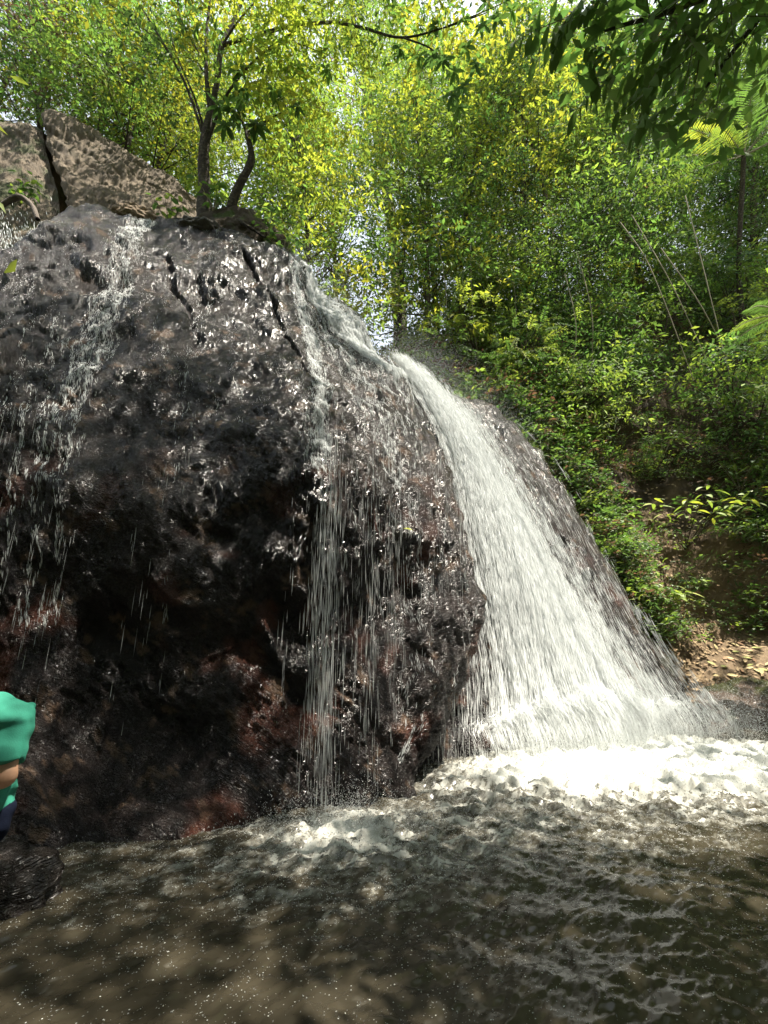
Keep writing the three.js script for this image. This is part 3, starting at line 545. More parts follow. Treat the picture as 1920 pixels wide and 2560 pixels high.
// a forest tree: one or more trunks, limbs, and leaf clumps from part way up to the top
function forestTree(o) {
  const r = rngOf(o.seed), root = thing(o.name || 'forest_tree', o.label, 'tree', o.at, o.group);
  const [x, y, z] = o.at, H = o.h, lean = [gauss(r) * 0.11 * H + (o.lean || 0), gauss(r) * 0.06 * H];
  const axis = t => [x + lean[0] * t * t + 0.25 * Math.sin(t * 5 + o.seed), y - 0.3 + (H + 0.3) * t, z + lean[1] * t * t + 0.25 * Math.cos(t * 4 + o.seed)];
  const parts = [limb(root, [0, 0.2, 0.4, 0.6, 0.8, 1].map(axis), [o.r * 1.25, o.r, o.r * 0.85, o.r * 0.65, o.r * 0.4, 0.02], 8, 0.15)], limbs = [], list = [];
  for (let k = 0; k < o.clumps; k++) {
    const t = mix(o.from ?? 0.3, 1.02, Math.pow((k + r() * 0.8) / o.clumps, 0.9)), a = axis(Math.max(0.1, t - 0.12)), ang = k * 2.4 + r(), reach = o.reach * mix(1, 0.45, Math.pow(t, 3)) * rr(0.35, 1.1, r);
    const c = [axis(t)[0] + Math.cos(ang) * reach, axis(t)[1] + rr(-0.3, 0.9, r), axis(t)[2] + Math.sin(ang) * reach];
    const m = [mix(a[0], c[0], 0.5), mix(a[1], c[1], 0.5) - 0.15, mix(a[2], c[2], 0.5)];
    limbs.push(limb(root, [a, m, c], [o.r * 0.35 * (1 - t * 0.5) + 0.012, 0.02, 0.008], 5));
    const s = o.size ?? 1;
    clump(list, c, [rr(0.8, 1.5, r) * s, rr(0.5, 1.0, r) * s, rr(0.8, 1.5, r) * s], o.per, o.tints, r, o.leafSize ?? 1);
  }
  mesh('trunk', parts[0], o.bark || M.paleBark, root); mesh('branches', mergeGeometries(limbs), M.bark, root);
  crown(root, 'crown', o.sprig || 'small', list); return root;
}
const ORD = ['first', 'second', 'third', 'fourth', 'fifth', 'sixth', 'seventh', 'eighth', 'ninth', 'tenth', 'eleventh', 'twelfth', 'thirteenth'];
const fromLeft = (list, at) => { const s = list.map((e, i) => { const p = at(e); return [p[0] / -p[2], i]; }).sort((a, b) => a[0] - b[0]), out = []; s.forEach(([, i], k) => { out[i] = ORD[k]; }); return out; };
const onHill = (u, v, sink = 0.1) => { const p = hill.at(u, v).p; return [p.x, p.y - sink, p.z]; };
const onGround = (x, z, sink = 0.1) => [x, groundHeight(x, z) - sink, z];
{
  const G1 = 'trees on the slope behind the falls';
  const rows = [[0.05, 1.6, 17], [0.35, 2.0, 15], [0.7, 1.7, 17], [1.0, 2.0, 15], [1.35, 1.5, 18], [1.7, 1.9, 16], [2.0, 2.3, 14], [2.4, 1.8, 17], [0.5, 1.1, 22], [1.2, 1.0, 22], [1.9, 1.1, 15], [2.6, 1.2, 19]];
  const o1 = fromLeft(rows, ([u, v]) => onHill(u, v));
  rows.forEach(([u, v, h], i) => forestTree({ seed: 100 + i, label: `${o1[i]} from the left of the slender trees on the slope behind the falls`, group: G1, at: onHill(u, v), h: h * 1.15, r: 0.09 + 0.03 * (i % 3), clumps: 38, per: 17, reach: 2.6, from: 0.02, leafSize: 1.25, tints: i % 3 ? ['lime', 'lime', 'fresh', 'mid'] : ['fresh', 'mid', 'mid', 'deep'], sprig: i % 4 === 1 ? 'broad' : 'small', size: 1.05 }));  // lime share raised to paint yellow light into the slope trees
  { const small = [[0.6, 3.2, 4.5], [1.1, 2.8, 5.5], [1.7, 3.0, 5], [2.2, 2.9, 5.5], [2.7, 3.6, 4.5], [3.2, 2.9, 5.5], [3.9, 3.1, 5.5], [4.4, 3.2, 5], [4.2, 4.4, 3.6], [1.3, 3.9, 3], [2.0, 4.5, 2.8]], os = fromLeft(small, ([u, v]) => onHill(u, v));
    small.forEach(([u, v, h], i) => forestTree({ seed: 270 + i, name: 'young_tree', label: `${os[i]} from the left of the young trees growing out of the right bank`, group: 'young trees on the bank', at: onHill(u, v), h, r: 0.045, clumps: 14, per: 13, reach: 1.15, from: 0.15, tints: i % 2 ? ['fresh', 'mid'] : ['mid', 'deep', 'fresh'], sprig: i % 3 ? 'broad' : 'pinnate', size: 0.6, leafSize: 0.85 })); }
  forestTree({ seed: 290, name: 'slab_shade_tree', label: 'small bushy tree added on top of the dry slab to shade it', at: [-9.8, 18.7, -12.6], h: 7, r: 0.08, clumps: 22, per: 15, reach: 2.6, from: 0.1, tints: ['fresh', 'mid', 'mid'], sprig: 'broad', bark: M.bark });  // added so its foliage shades the slab below
  const G2 = 'trees along the right hillside';
  const rows2 = [[2.9, 2.2, 15], [3.3, 1.7, 17], [4.35, 2.5, 14], [4.1, 1.7, 16], [4.6, 2.2, 14], [5.1, 1.9, 15], [5.5, 2.6, 13], [3.0, 1.1, 22], [3.9, 1.2, 20]], o2 = fromLeft(rows2, ([u, v]) => onHill(u, v));
  rows2.forEach(([u, v, h], i) => forestTree({ seed: 140 + i, label: `${o2[i]} from the left of the tall trees along the right hillside`, group: G2, at: onHill(u, v), h: h * 1.1, r: 0.1 + 0.03 * (i % 3), clumps: 44, per: 25, reach: 2.8, from: 0.02, leafSize: 1.2, tints: i % 2 ? ['fresh', 'fresh', 'mid', 'brown'] : ['fresh', 'mid', 'mid', 'deep'], sprig: i % 3 ? 'small' : 'broad', size: 1.1 }));
  const G3 = 'trees crowded behind the dry slab';
  const rows3 = [[-9.2, -13.6, 12], [-11.5, -13.2, 11], [-14, -13.5, 12], [-7.5, -15, 14], [-5.2, -15.5, 15], [-3, -14.8, 15], [-1.2, -16.5, 17], [-10, -17, 16], [-13, -17.5, 16], [-16.5, -14, 13], [-6, -19, 20], [-2.5, -20, 22]], o3 = fromLeft(rows3, ([x, z]) => [x, 0, z]);
  rows3.forEach(([x, z, h], i) => {
    const at = onGround(x, z); const top = x < -6 && z > -15.6 ? 5.6 : 0; at[1] += top;
    forestTree({ seed: 170 + i, label: `${o3[i]} from the left of the trees crowded behind the dry slab`, group: G3, at, h: h - top * 0.4, r: 0.08 + 0.025 * (i % 3), clumps: 36, per: 16, reach: 2.5, from: 0.12, tints: i % 4 === 2 ? ['brown', 'brown', 'mid', 'deep'] : ['lime', 'fresh', 'mid', 'fresh'], sprig: i % 3 ? 'broad' : 'small', bark: M.bark, size: 1.05 });
  });
  forestTree({ seed: 201, name: 'giant_tree', label: 'far giant tree rising left of the open sky', at: onHill(0.1, 0.2), h: 46, r: 0.5, clumps: 40, per: 26, reach: 5.5, from: 0.5, tints: ['fresh', 'mid', 'lime'], sprig: 'wide', size: 2.1 });
  forestTree({ seed: 202, name: 'giant_tree', label: 'far giant tree rising right of the open sky', at: onHill(3.3, 0.15), h: 46, r: 0.5, clumps: 40, per: 26, reach: 5.0, from: 0.5, tints: ['fresh', 'mid', 'fresh'], sprig: 'wide', size: 2.1, lean: 3 });
}


{ // the forest that closes the ravine behind and beside the camera
  const G = 'trees round the pool behind the viewer';
  [[-12, 0.5, 16], [-8, 6, 17], [-4, 8.5, 18], [0.5, 9.5, 19], [5, 9, 18], [9.5, 6.5, 17], [13, 2.5, 17], [14.5, -3, 15], [-13, 4, 18], [2.5, 14, 20], [-7, 13, 20], [10, 13, 20]].forEach(([x, z, h], i) => forestTree({ seed: 230 + i, label: 'leafy tree standing round the pool behind the viewer', group: G, at: onGround(x, z), h: h * 1.25, r: 0.24, clumps: 34, per: 13, reach: 4.4, from: 0.12, tints: ['mid', 'deep', 'deep', 'fresh'], sprig: 'wide', size: 2.1, leafSize: 1.6, bark: M.bark }));
}

// ---------------------------------------------------------------- the twin-trunked tree on the boulder
stone('root_mound', 'dark mossy mound of roots and soil under the twin trunked tree', [-4.0, 11.95, -10.05], [1.3, 1.1, 0.9], 0.0, 43, M.soil, (x, y, z) => mix3([0.085, 0.06, 0.04], [0.07, 0.1, 0.022], smooth(0.05, 0.4, fbm(x * 1.6, y * 1.6, z * 1.6, 3))));
const bigLeaf = leafGeo(0.3, 0.095, 6, 0.3, 0.25), midLeaf = leafGeo(0.22, 0.09, 5, 0.35, 0.2), tinyLeaf = leafGeo(0.14, 0.06, 4, 0.35, 0.2);
function rosette(root, c, n, g, m, r, s = 1, down = 0.35) { for (let k = 0; k < n; k++) { const a = k / n * 6.283 + r(), d = V(Math.cos(a), -down + gauss(r) * 0.25, Math.sin(a)); leafPart(root, g, m, V(...c), d, V(gauss(r) * 0.15, 1, gauss(r) * 0.15), s * rr(0.75, 1.15, r)); } }
{
  const r = rngOf(300), root = thing('twin_trunk_tree', 'twin trunked tree with dark curved trunks growing on top of the wet boulder', 'tree', [-4.6, 12.4, -9.9]);
  const A = [[-4.85, 12.2, -9.9], [-5.09, 14.17, -9.9], [-5.19, 15.27, -9.8], [-5.17, 16.12, -9.75], [-5.12, 16.8, -9.7]];
  mesh('trunk', limb(root, A, [0.25, 0.17, 0.15, 0.13, 0.1], 14, 0.12), M.bark, root);
  mesh('trunk', limb(root, [[-4.3, 12.3, -9.8], [-4.24, 13.0, -9.8], [-4.06, 13.75, -9.7], [-3.72, 14.73, -9.6], [-3.95, 15.81, -9.6]], [0.2, 0.13, 0.12, 0.1, 0.06], 12, 0.12), M.bark, root);
  const br = [
    [[[-5.12, 16.8, -9.7], [-5.36, 18.21, -9.6], [-5.48, 19.69, -9.5], [-5.56, 22.5, -9.4]], [0.085, 0.06, 0.05, 0.03]],
    [[[-5.12, 16.7, -9.7], [-5.0, 18.0, -9.6], [-4.97, 19.3, -9.5], [-4.6, 20.6, -9.4], [-4.2, 22.2, -9.3]], [0.09, 0.085, 0.08, 0.05, 0.03]],
    [[[-5.18, 15.7, -9.75], [-5.89, 17.64, -9.5], [-6.68, 19.11, -9.3], [-7.65, 20.8, -9.1]], [0.05, 0.04, 0.035, 0.02]],
    [[[-5.18, 15.9, -9.75], [-5.6, 17.2, -9.6], [-6.3, 18.9, -9.6], [-7.0, 21, -9.6]], [0.04, 0.03, 0.025, 0.015]],
    [[[-5.1, 15.6, -9.75], [-4.6, 17.2, -9.5], [-3.6, 18.4, -9.2], [-2.4, 19.2, -9]], [0.05, 0.04, 0.03, 0.015]],
    [[[-3.95, 15.7, -9.6], [-3.56, 15.93, -9.5], [-2.9, 16.3, -9.4]], [0.05, 0.035, 0.015]],
    [[[-3.95, 15.8, -9.6], [-4.2, 16.6, -9.4], [-4.0, 17.4, -9.3]], [0.045, 0.03, 0.012]],
    [[[-4.97, 19.3, -9.5], [-3.4, 19.4, -9.2], [-1.7, 19.2, -8.9], [-0.65, 18.4, -8.6], [0.5, 17.2, -8.2], [1.5, 16.8, -7.8], [2.6, 17.0, -7.6]], [0.06, 0.05, 0.045, 0.04, 0.03, 0.02, 0.01]],
    [[[-5.4, 18.6, -9.6], [-6.2, 20, -9.2], [-6.4, 22, -9]], [0.03, 0.025, 0.015]], [[[-6.68, 19.11, -9.3], [-7.6, 19.6, -9.0], [-8.8, 20.6, -8.9]], [0.025, 0.02, 0.01]], [[[-4.97, 19.3, -9.5], [-4.4, 19.9, -9.2], [-3.2, 21.6, -9]], [0.035, 0.03, 0.015]], [[[-3.6, 18.4, -9.2], [-2.8, 18.5, -9], [-1.6, 17.8, -8.9]], [0.022, 0.018, 0.008]],
    [[[0.5, 17.2, -8.2], [1.2, 16.2, -7.9], [1.7, 15.0, -7.7]], [0.025, 0.018, 0.008]],
    [[[1.5, 16.8, -7.8], [2.3, 16.9, -7.6], [3.2, 17.3, -7.5]], [0.02, 0.014, 0.006]],
  ];
  for (const [p, q] of br) mesh('branch', limb(root, p, q, 7, 0.1), M.bark, root);
  for (const [p, q] of [[[[-5.0, 12.6, -9.7], [-5.4, 12.2, -9.3], [-5.9, 11.95, -9.15]], [0.09, 0.06, 0.02]], [[[-4.6, 12.6, -9.6], [-4.3, 12.0, -9.2], [-3.9, 11.5, -9.1]], [0.08, 0.05, 0.02]], [[[-4.1, 12.6, -9.6], [-3.6, 12.0, -9.2], [-3.0, 11.5, -9.15]], [0.08, 0.05, 0.02]]]) mesh('root', limb(root, p, q, 7, 0.15), M.bark, root);
  const list = [];
  for (const [c, s, n] of [[[-6.6, 19.4, -9.4], [1.6, 1.2, 1.2], 50], [[-7.6, 20.8, -9.2], [1.6, 1, 1.2], 45], [[-5.6, 21.8, -9.4], [1.6, 1.2, 1.2], 55], [[-4.2, 21.4, -9.3], [1.5, 1.1, 1.2], 55], [[-3.2, 19.2, -9.2], [1.6, 1.1, 1.1], 60], [[-2.2, 18.4, -9.2], [1.4, 1.2, 1.0], 60], [[-3.6, 17.4, -9.4], [1.1, 0.9, 0.8], 40], [[-2.7, 16.2, -9.6], [1.1, 0.8, 0.8], 40], [[-1.6, 19.6, -8.9], [1.4, 1, 1], 55], [[-0.4, 18.8, -8.6], [1.2, 1, 0.9], 45], [[0.8, 17.9, -8.2], [1.1, 0.9, 0.9], 36], [[2.2, 17.6, -7.7], [1.0, 0.8, 0.8], 34], [[-5.9, 17.8, -9.5], [1.0, 0.8, 0.8], 22], [[-2.0, 14.9, -10.4], [0.9, 0.8, 0.7], 24]]) clump(list, c, s, n, ['mid', 'fresh', 'fresh', 'deep', 'lime'], r, 0.95);
  crown(root, 'crown', 'broad', list);
  const tips = [[1.7, 15.0, -7.7], [1.45, 15.5, -7.75], [1.2, 15.9, -7.9], [2.0, 15.7, -7.6], [1.9, 14.5, -7.7], [1.6, 14.2, -7.7], [0.9, 16.1, -8], [2.4, 16.3, -7.5], [2.8, 16.6, -7.5], [3.2, 16.9, -7.5], [3.1, 17.4, -7.5], [2.6, 17.2, -7.5], [2.0, 16.8, -7.6], [0.4, 16.6, -8.1], [1.3, 16.9, -7.8], [1.75, 13.8, -7.7], [2.2, 15.1, -7.6]];
  tips.forEach((c, i) => { rosette(root, c, 7, bigLeaf, leafMats[i % 3 ? 'deep' : 'mid'], r); });
  for (let k = 0; k < 16; k++) rosette(root, [rr(-4.4, -1.6, r), rr(15.4, 18.6, r), rr(-9.3, -8.7, r)], 7, bigLeaf, leafMats[['mid', 'deep', 'fresh'][k % 3]], r, 1.1, 0.5);
  for (let k = 0; k < 5; k++) rosette(root, [-3.95 + gauss(r) * 0.35, 15.7 + rr(0, 0.8, r), -9.4], 7, bigLeaf, leafMats.deep, r, 1.5, 0.5);
}

// ---------------------------------------------------------------- the tree overhead on the right, its lowest branch hanging into view
{
  const r = rngOf(400), root = thing('overhanging_tree', 'overhanging tree whose drooping pointed leaves hang into the upper right corner', 'tree', [9.6, 0.9, -0.6]);
  mesh('trunk', limb(root, [[9.6, 0.4, -0.6], [9.2, 4, -0.8], [8.4, 8, -1.2], [7.6, 12, -1.6], [7.2, 18, -1.8]], [0.36, 0.3, 0.26, 0.2, 0.06], 12, 0.1), M.bark, root);
  const B = [[[[8.3, 8.2, -1.2], [6.2, 8.9, -2.0], [4.6, 8.6, -2.7], [3.2, 7.9, -3.0], [2.2, 7.5, -3.05]], [0.13, 0.1, 0.07, 0.04, 0.012]], [[[4.6, 8.6, -2.7], [3.9, 7.9, -3.2], [3.2, 7.0, -3.4]], [0.05, 0.03, 0.01]], [[[6.2, 8.9, -2.0], [5.2, 8.0, -2.9], [4.2, 7.2, -3.3]], [0.06, 0.04, 0.012]],
    [[[7.6, 12, -1.6], [5.6, 13.4, -2.4], [3.6, 13.9, -3.0], [1.6, 13.6, -3.2]], [0.13, 0.1, 0.06, 0.02]], [[[7.9, 10.5, -1.5], [6, 12.0, -3.2], [4.4, 12.6, -4.4]], [0.1, 0.06, 0.02]], [[[7.5, 13, -1.7], [6.5, 15, -0.6], [4.6, 16, 0.4]], [0.09, 0.06, 0.02]], [[[7.4, 14, -1.7], [5, 15.5, -2], [2.4, 16, -2.2]], [0.08, 0.06, 0.02]], [[[7.4, 15, -1.7], [5, 17, -3.2], [2, 18, -4.6], [-1, 18.3, -4.8]], [0.13, 0.1, 0.06, 0.02]], [[[5, 17, -3.2], [3, 18.5, -3], [0, 19, -2.6]], [0.07, 0.05, 0.02]]];
  for (const [p, q] of B) mesh('branch', limb(root, p, q, 7, 0.08), M.bark, root);
  const lg = [leafGeo(0.25, 0.085, 6, 0.3, 0.3), leafGeo(0.23, 0.075, 6, 0.45, 0.15)];
  // compound leaves: a stalk and paired leaflets hanging from it
  const spots = [];
  for (let k = 0; k < 21; k++) spots.push(k < 6 ? [rr(1.75, 2.3, r), rr(7.3, 8.0, r), rr(-3.2, -2.9, r)] : [rr(2.3, 3.7, r), rr(6.9, 8.1, r), rr(-3.4, -2.8, r)]);
  spots.forEach((s, k) => {
    const a = r() * 6.28, out = V(-0.55 + gauss(r) * 0.35, -0.45 + gauss(r) * 0.2, gauss(r) * 0.35).normalize(), L = rr(0.45, 0.65, r), p0 = V(...s), at = t => p0.clone().addScaledVector(out, L * t).add(V(0, -0.12 * t * t, 0));
    mesh('stalk', tube([at(0), at(0.5), at(1)].map(p => p.sub(root.position)), [0.006, 0.005, 0.003], 4), M.vine, root);
    const side = out.clone().cross(UPV).normalize();
    for (let j = 0; j < 12; j++) { const t = 0.15 + 0.85 * Math.floor(j / 2) / 5.5, sg = j % 2 ? 1 : -1; leafPart(root, lg[j % 2], M.leather, at(Math.min(1, t)), side.clone().multiplyScalar(sg * 0.75).addScaledVector(out, 0.45).add(V(0, -0.65 + gauss(r) * 0.2, 0)), V(gauss(r) * 0.3, 1, gauss(r) * 0.3), rr(0.68, 1.0, r)); }
  });
  const list = [];
  for (const [c, s, n] of [[[3.1, 7.5, -2.9], [0.7, 0.5, 0.4], 40], [[3.8, 7.6, -2.7], [0.8, 0.6, 0.5], 60], [[5.0, 8.6, -2.4], [1, 0.6, 0.7], 34], [[3.6, 14.2, -3], [1.8, 0.8, 1.3], 70], [[1.6, 13.8, -3.2], [1.6, 0.8, 1.2], 60], [[5.6, 14, -2.4], [1.6, 0.9, 1.4], 60], [[4.4, 12.9, -4.2], [1.5, 0.8, 1.0], 45], [[4.6, 16.4, 0.4], [2, 0.9, 1.6], 70], [[2.4, 16.4, -2.2], [1.8, 0.9, 1.5], 60], [[7.2, 17.4, -1.8], [2, 1.2, 1.8], 60], [[2, 18.3, -4.8], [1.5, 0.8, 0.9], 50], [[0.2, 18.7, -4.9], [1.5, 0.8, 0.9], 60], [[-1.4, 18.8, -4.8], [1.4, 0.8, 0.9], 60], [[0.4, 19.3, -2.8], [1.8, 0.8, 1.2], 70], [[2.8, 18.9, -3.0], [1.6, 0.8, 1.1], 60]]) clump(list, c, s, n, ['deep', 'deep', 'mid'], r, 1.0);
  crown(root, 'crown', 'broad', list);
}

// ---------------------------------------------------------------- palm
function frond(root, p0, dir, L, droop, tint, r) {
  const pos = [], col = [], idx = [], d = dir.clone().normalize(), side = d.clone().cross(UPV).normalize(), at = t => p0.clone().addScaledVector(d, L * t).add(V(0, -droop * L * t * t, 0)).sub(root.position);
  for (let k = 0; k < 64; k++) {
    const t = 0.12 + 0.88 * Math.floor(k / 2) / 32, sg = k % 2 ? 1 : -1, p = at(t), x = side.clone().multiplyScalar(sg).addScaledVector(d, 0.7).add(V(0, -0.25 + gauss(r) * 0.08, 0)).normalize(), z = x.clone().cross(UPV).normalize(), y = z.clone().cross(x);
    const m = new THREE.Matrix4().makeBasis(x, y, z).setPosition(p); const f = rr(0.8, 1.2, r);
    blade(L * 0.26 * Math.sin(Math.PI * (0.12 + 0.8 * t)), L > 2.5 ? 0.045 : 0.03, 3, 0.4, 0.25, pos, col, idx, m, [f, f, f]);
  }
  const g = geo(pos, idx, null, col), f = mesh('frond', g, leafMats[tint], root);
  mesh('midrib', tube([at(0), at(0.35), at(0.7), at(1)], [0.03, 0.02, 0.012, 0.004], 5), M.vine, f);
}
{
  const r = rngOf(500), b = onHill(4.1, 3.2), root = thing('palm', 'palm with feathery fronds on the right hillside under the dark branch', 'palm', b), top = V(15.7, 22.2, -14.9);
  mesh('trunk', limb(root, [b, [b[0] + 0.4, mix(b[1], top.y, 0.4), b[2]], [top.x, top.y, top.z]], [0.13, 0.1, 0.09], 8, 0.1), M.bark, root);
  [[-1, 0.35, 0.35, 'lime'], [-0.8, -0.1, 0.6, 'fresh'], [-0.3, 0.6, 0.7, 'mid'], [0.5, 0.7, 0.5, 'mid'], [1, 0.5, 0.2, 'mid'], [0.9, 0.9, -0.2, 'mid'], [-0.6, 0.8, -0.4, 'mid'], [0.2, 0.1, 1, 'deep'], [0.7, 0, 0.7, 'mid'], [-1, 0.1, -0.3, 'fresh'], [0.3, 1, 0.1, 'mid']].forEach(([x, y, z, t]) => frond(root, top, V(x, y, z), rr(3.2, 4.2, r), 0.3, t, r));
}

// ---------------------------------------------------------------- plants on the bank
function shrub(name, label, at, o) {
  const r = rngOf(o.seed), root = thing(name, label, 'plant', at, o.group), base = V(...at), stems = [];
  const g = o.leaf, per = o.per;
  for (let s = 0; s < o.stems; s++) {
    const a = s * 2.4 + r() * 2, d = V(Math.cos(a) * o.spread + (o.dx || 0), o.h * rr(0.75, 1.1, r), Math.sin(a) * o.spread + 0.25), e = base.clone().add(d), mid = base.clone().lerp(e, 0.5).add(V(0, 0.12 * o.h, 0));
    stems.push(tube([base, mid, e].map(p => p.clone().sub(root.position)), [o.r || 0.014, 0.009, 0.004], 5));
    for (let k = 0; k < per; k++) {
      const t = mix(o.from ?? 0.35, 1, (k + 0.7) / per), p = t < 0.5 ? base.clone().lerp(mid, t * 2) : mid.clone().lerp(e, t * 2 - 1), b = k * 2.4 + s, x = V(Math.cos(b), -0.12 + gauss(r) * 0.2, Math.sin(b));
      p.addScaledVector(x, rr(0, o.gap ?? 0.06, r));
      leafPart(root, g, leafMats[o.tints[Math.floor(r() * o.tints.length)]], p, x, V(gauss(r) * 0.25, 1, gauss(r) * 0.25 + 0.15), rr(0.7, 1.25, r) * (o.s ?? 1));
    }
  }
  mesh('stem', mergeGeometries(stems), o.bark || M.vine, root); return root;
}
shrub('bank_sapling', 'small sapling with long leaves spreading flat over the sandy bank', onHill(3.25, 6.0, 0.05), { seed: 601, stems: 9, per: 11, h: 1.5, spread: 1.45, dx: 0.5, leaf: bigLeaf, tints: ['fresh', 'lime', 'fresh'], from: 0.5, s: 1.1, gap: 0.22, r: 0.02, bark: M.paleBark });
{
  const S = [ // u, v, height, leaf, tints, label
    [0.75, 4.0, 0.9, midLeaf, ['mid', 'fresh'], 'bushy green plant just right of the spray, above the grey rock'],
    [1.15, 4.3, 0.9, midLeaf, ['mid', 'fresh', 'lime'], 'leafy green plant beside the upper right of the falls'],
    [0.95, 4.75, 0.8, midLeaf, ['mid', 'fresh'], 'green leafy plant leaning over the upper edge of the slab'],
    [1.25, 5.3, 0.8, tinyLeaf, ['mid', 'fresh'], 'small leaved plant hanging over the slab edge'],
    [1.9, 5.0, 0.9, midLeaf, ['fresh', 'mid'], 'plant with fresh green leaves halfway up the bank'],
    [1.5, 3.4, 1.3, midLeaf, ['fresh', 'lime'], 'tall fresh green plant under the dark undercut of the slope'],
    [2.5, 3.6, 1.6, midLeaf, ['fresh', 'mid'], 'leafy sapling in the middle of the hillside'],
    [2.2, 4.2, 1.0, tinyLeaf, ['brown', 'lime', 'mid'], 'sunlit brownish twiggy plant on the middle of the bank'],
    [3.1, 4.6, 1.1, midLeaf, ['mid', 'fresh'], 'leafy plant below the hanging vines'],
    [4.0, 5.0, 1.0, bigLeaf, ['mid', 'fresh'], 'broad leaved plant at the right edge above the spreading sapling'],
    [4.3, 5.9, 0.9, bigLeaf, ['mid', 'fresh'], 'broad leaved plant at the right edge below the spreading sapling'],
    [1.75, 6.1, 0.8, bigLeaf, ['fresh', 'mid'], 'plant with long leaves left of the sandy bank'],
    [2.35, 7.2, 0.55, bigLeaf, ['lime', 'fresh', 'mid'], 'low plant on the sunlit sandy bank'],
    [2.2, 7.3, 0.6, midLeaf, ['fresh', 'mid'], 'low green plant beside the foot of the slab'],
    [2.9, 7.1, 0.55, bigLeaf, ['lime', 'fresh'], 'strappy sunlit plant just above the sand'],
    [3.4, 6.7, 0.6, midLeaf, ['fresh', 'mid'], 'small plant right of the sandy bank'],
    [4.4, 3.9, 1.4, midLeaf, ['mid', 'fresh'], 'bushy shrub high on the right hillside'],
    [1.6, 6.2, 0.6, midLeaf, ['mid', 'fresh'], 'green tuft at the right edge of the falls'],
    [3.6, 3.4, 1.8, midLeaf, ['mid', 'fresh', 'fresh'], 'tall shrub among the hanging vines'],
    [2.9, 3.3, 1.5, bigLeaf, ['fresh', 'lime'], 'big leaved sunlit sapling above the middle of the bank'],
  ];
  S.forEach(([u, v, h, leaf, tints, label], i) => shrub('bank_plant', label, onHill(u, v, 0.05), { seed: 620 + i, stems: 7, per: 7, h, spread: h * 0.55, leaf, tints, group: 'plants on the bank', gap: 0.1 }));
}
[[-3.1, 11.7, -9.5, 'tuft of leaves on the right side of the root mound'], [-4.55, 12.75, -9.5, 'small green plant between the two curved trunks'], [-5.7, 12.2, -9.6, 'green plant left of the twin trunked tree'], [-2.6, 11.3, -9.6, 'low plant at the right end of the root mound'], [-10.0, 13.4, -9.95, 'green plant growing in the cleft of the upper left rocks']].forEach(([x, y, z, label], i) => shrub('ledge_plant', label, [x, y, z], { seed: 680 + i, stems: 6, per: 6, h: 0.6, spread: 0.4, leaf: midLeaf, tints: ['fresh', 'mid', 'deep'], gap: 0.08, group: 'plants on the rocks' }));
{ // fern at the right edge
  const r = rngOf(700), b = onHill(4.55, 3.6), root = thing('tree_fern', 'bright fern with spreading fronds at the right edge', 'fern', b);
  const top = V(b[0] - 1.6, b[1] + 1.6, b[2] + 2.2); mesh('trunk', limb(root, [b, [b[0] - 1, b[1] + 1, b[2] + 1], [top.x, top.y, top.z]], [0.1, 0.08, 0.07], 7, 0.15), M.bark, root);
  for (let k = 0; k < 9; k++) { const a = k / 9 * 6.283; frond(root, top, V(Math.cos(a), 0.35, Math.sin(a)), rr(1.5, 2, r), 0.5, k % 2 ? 'fresh' : 'mid', r); }
}
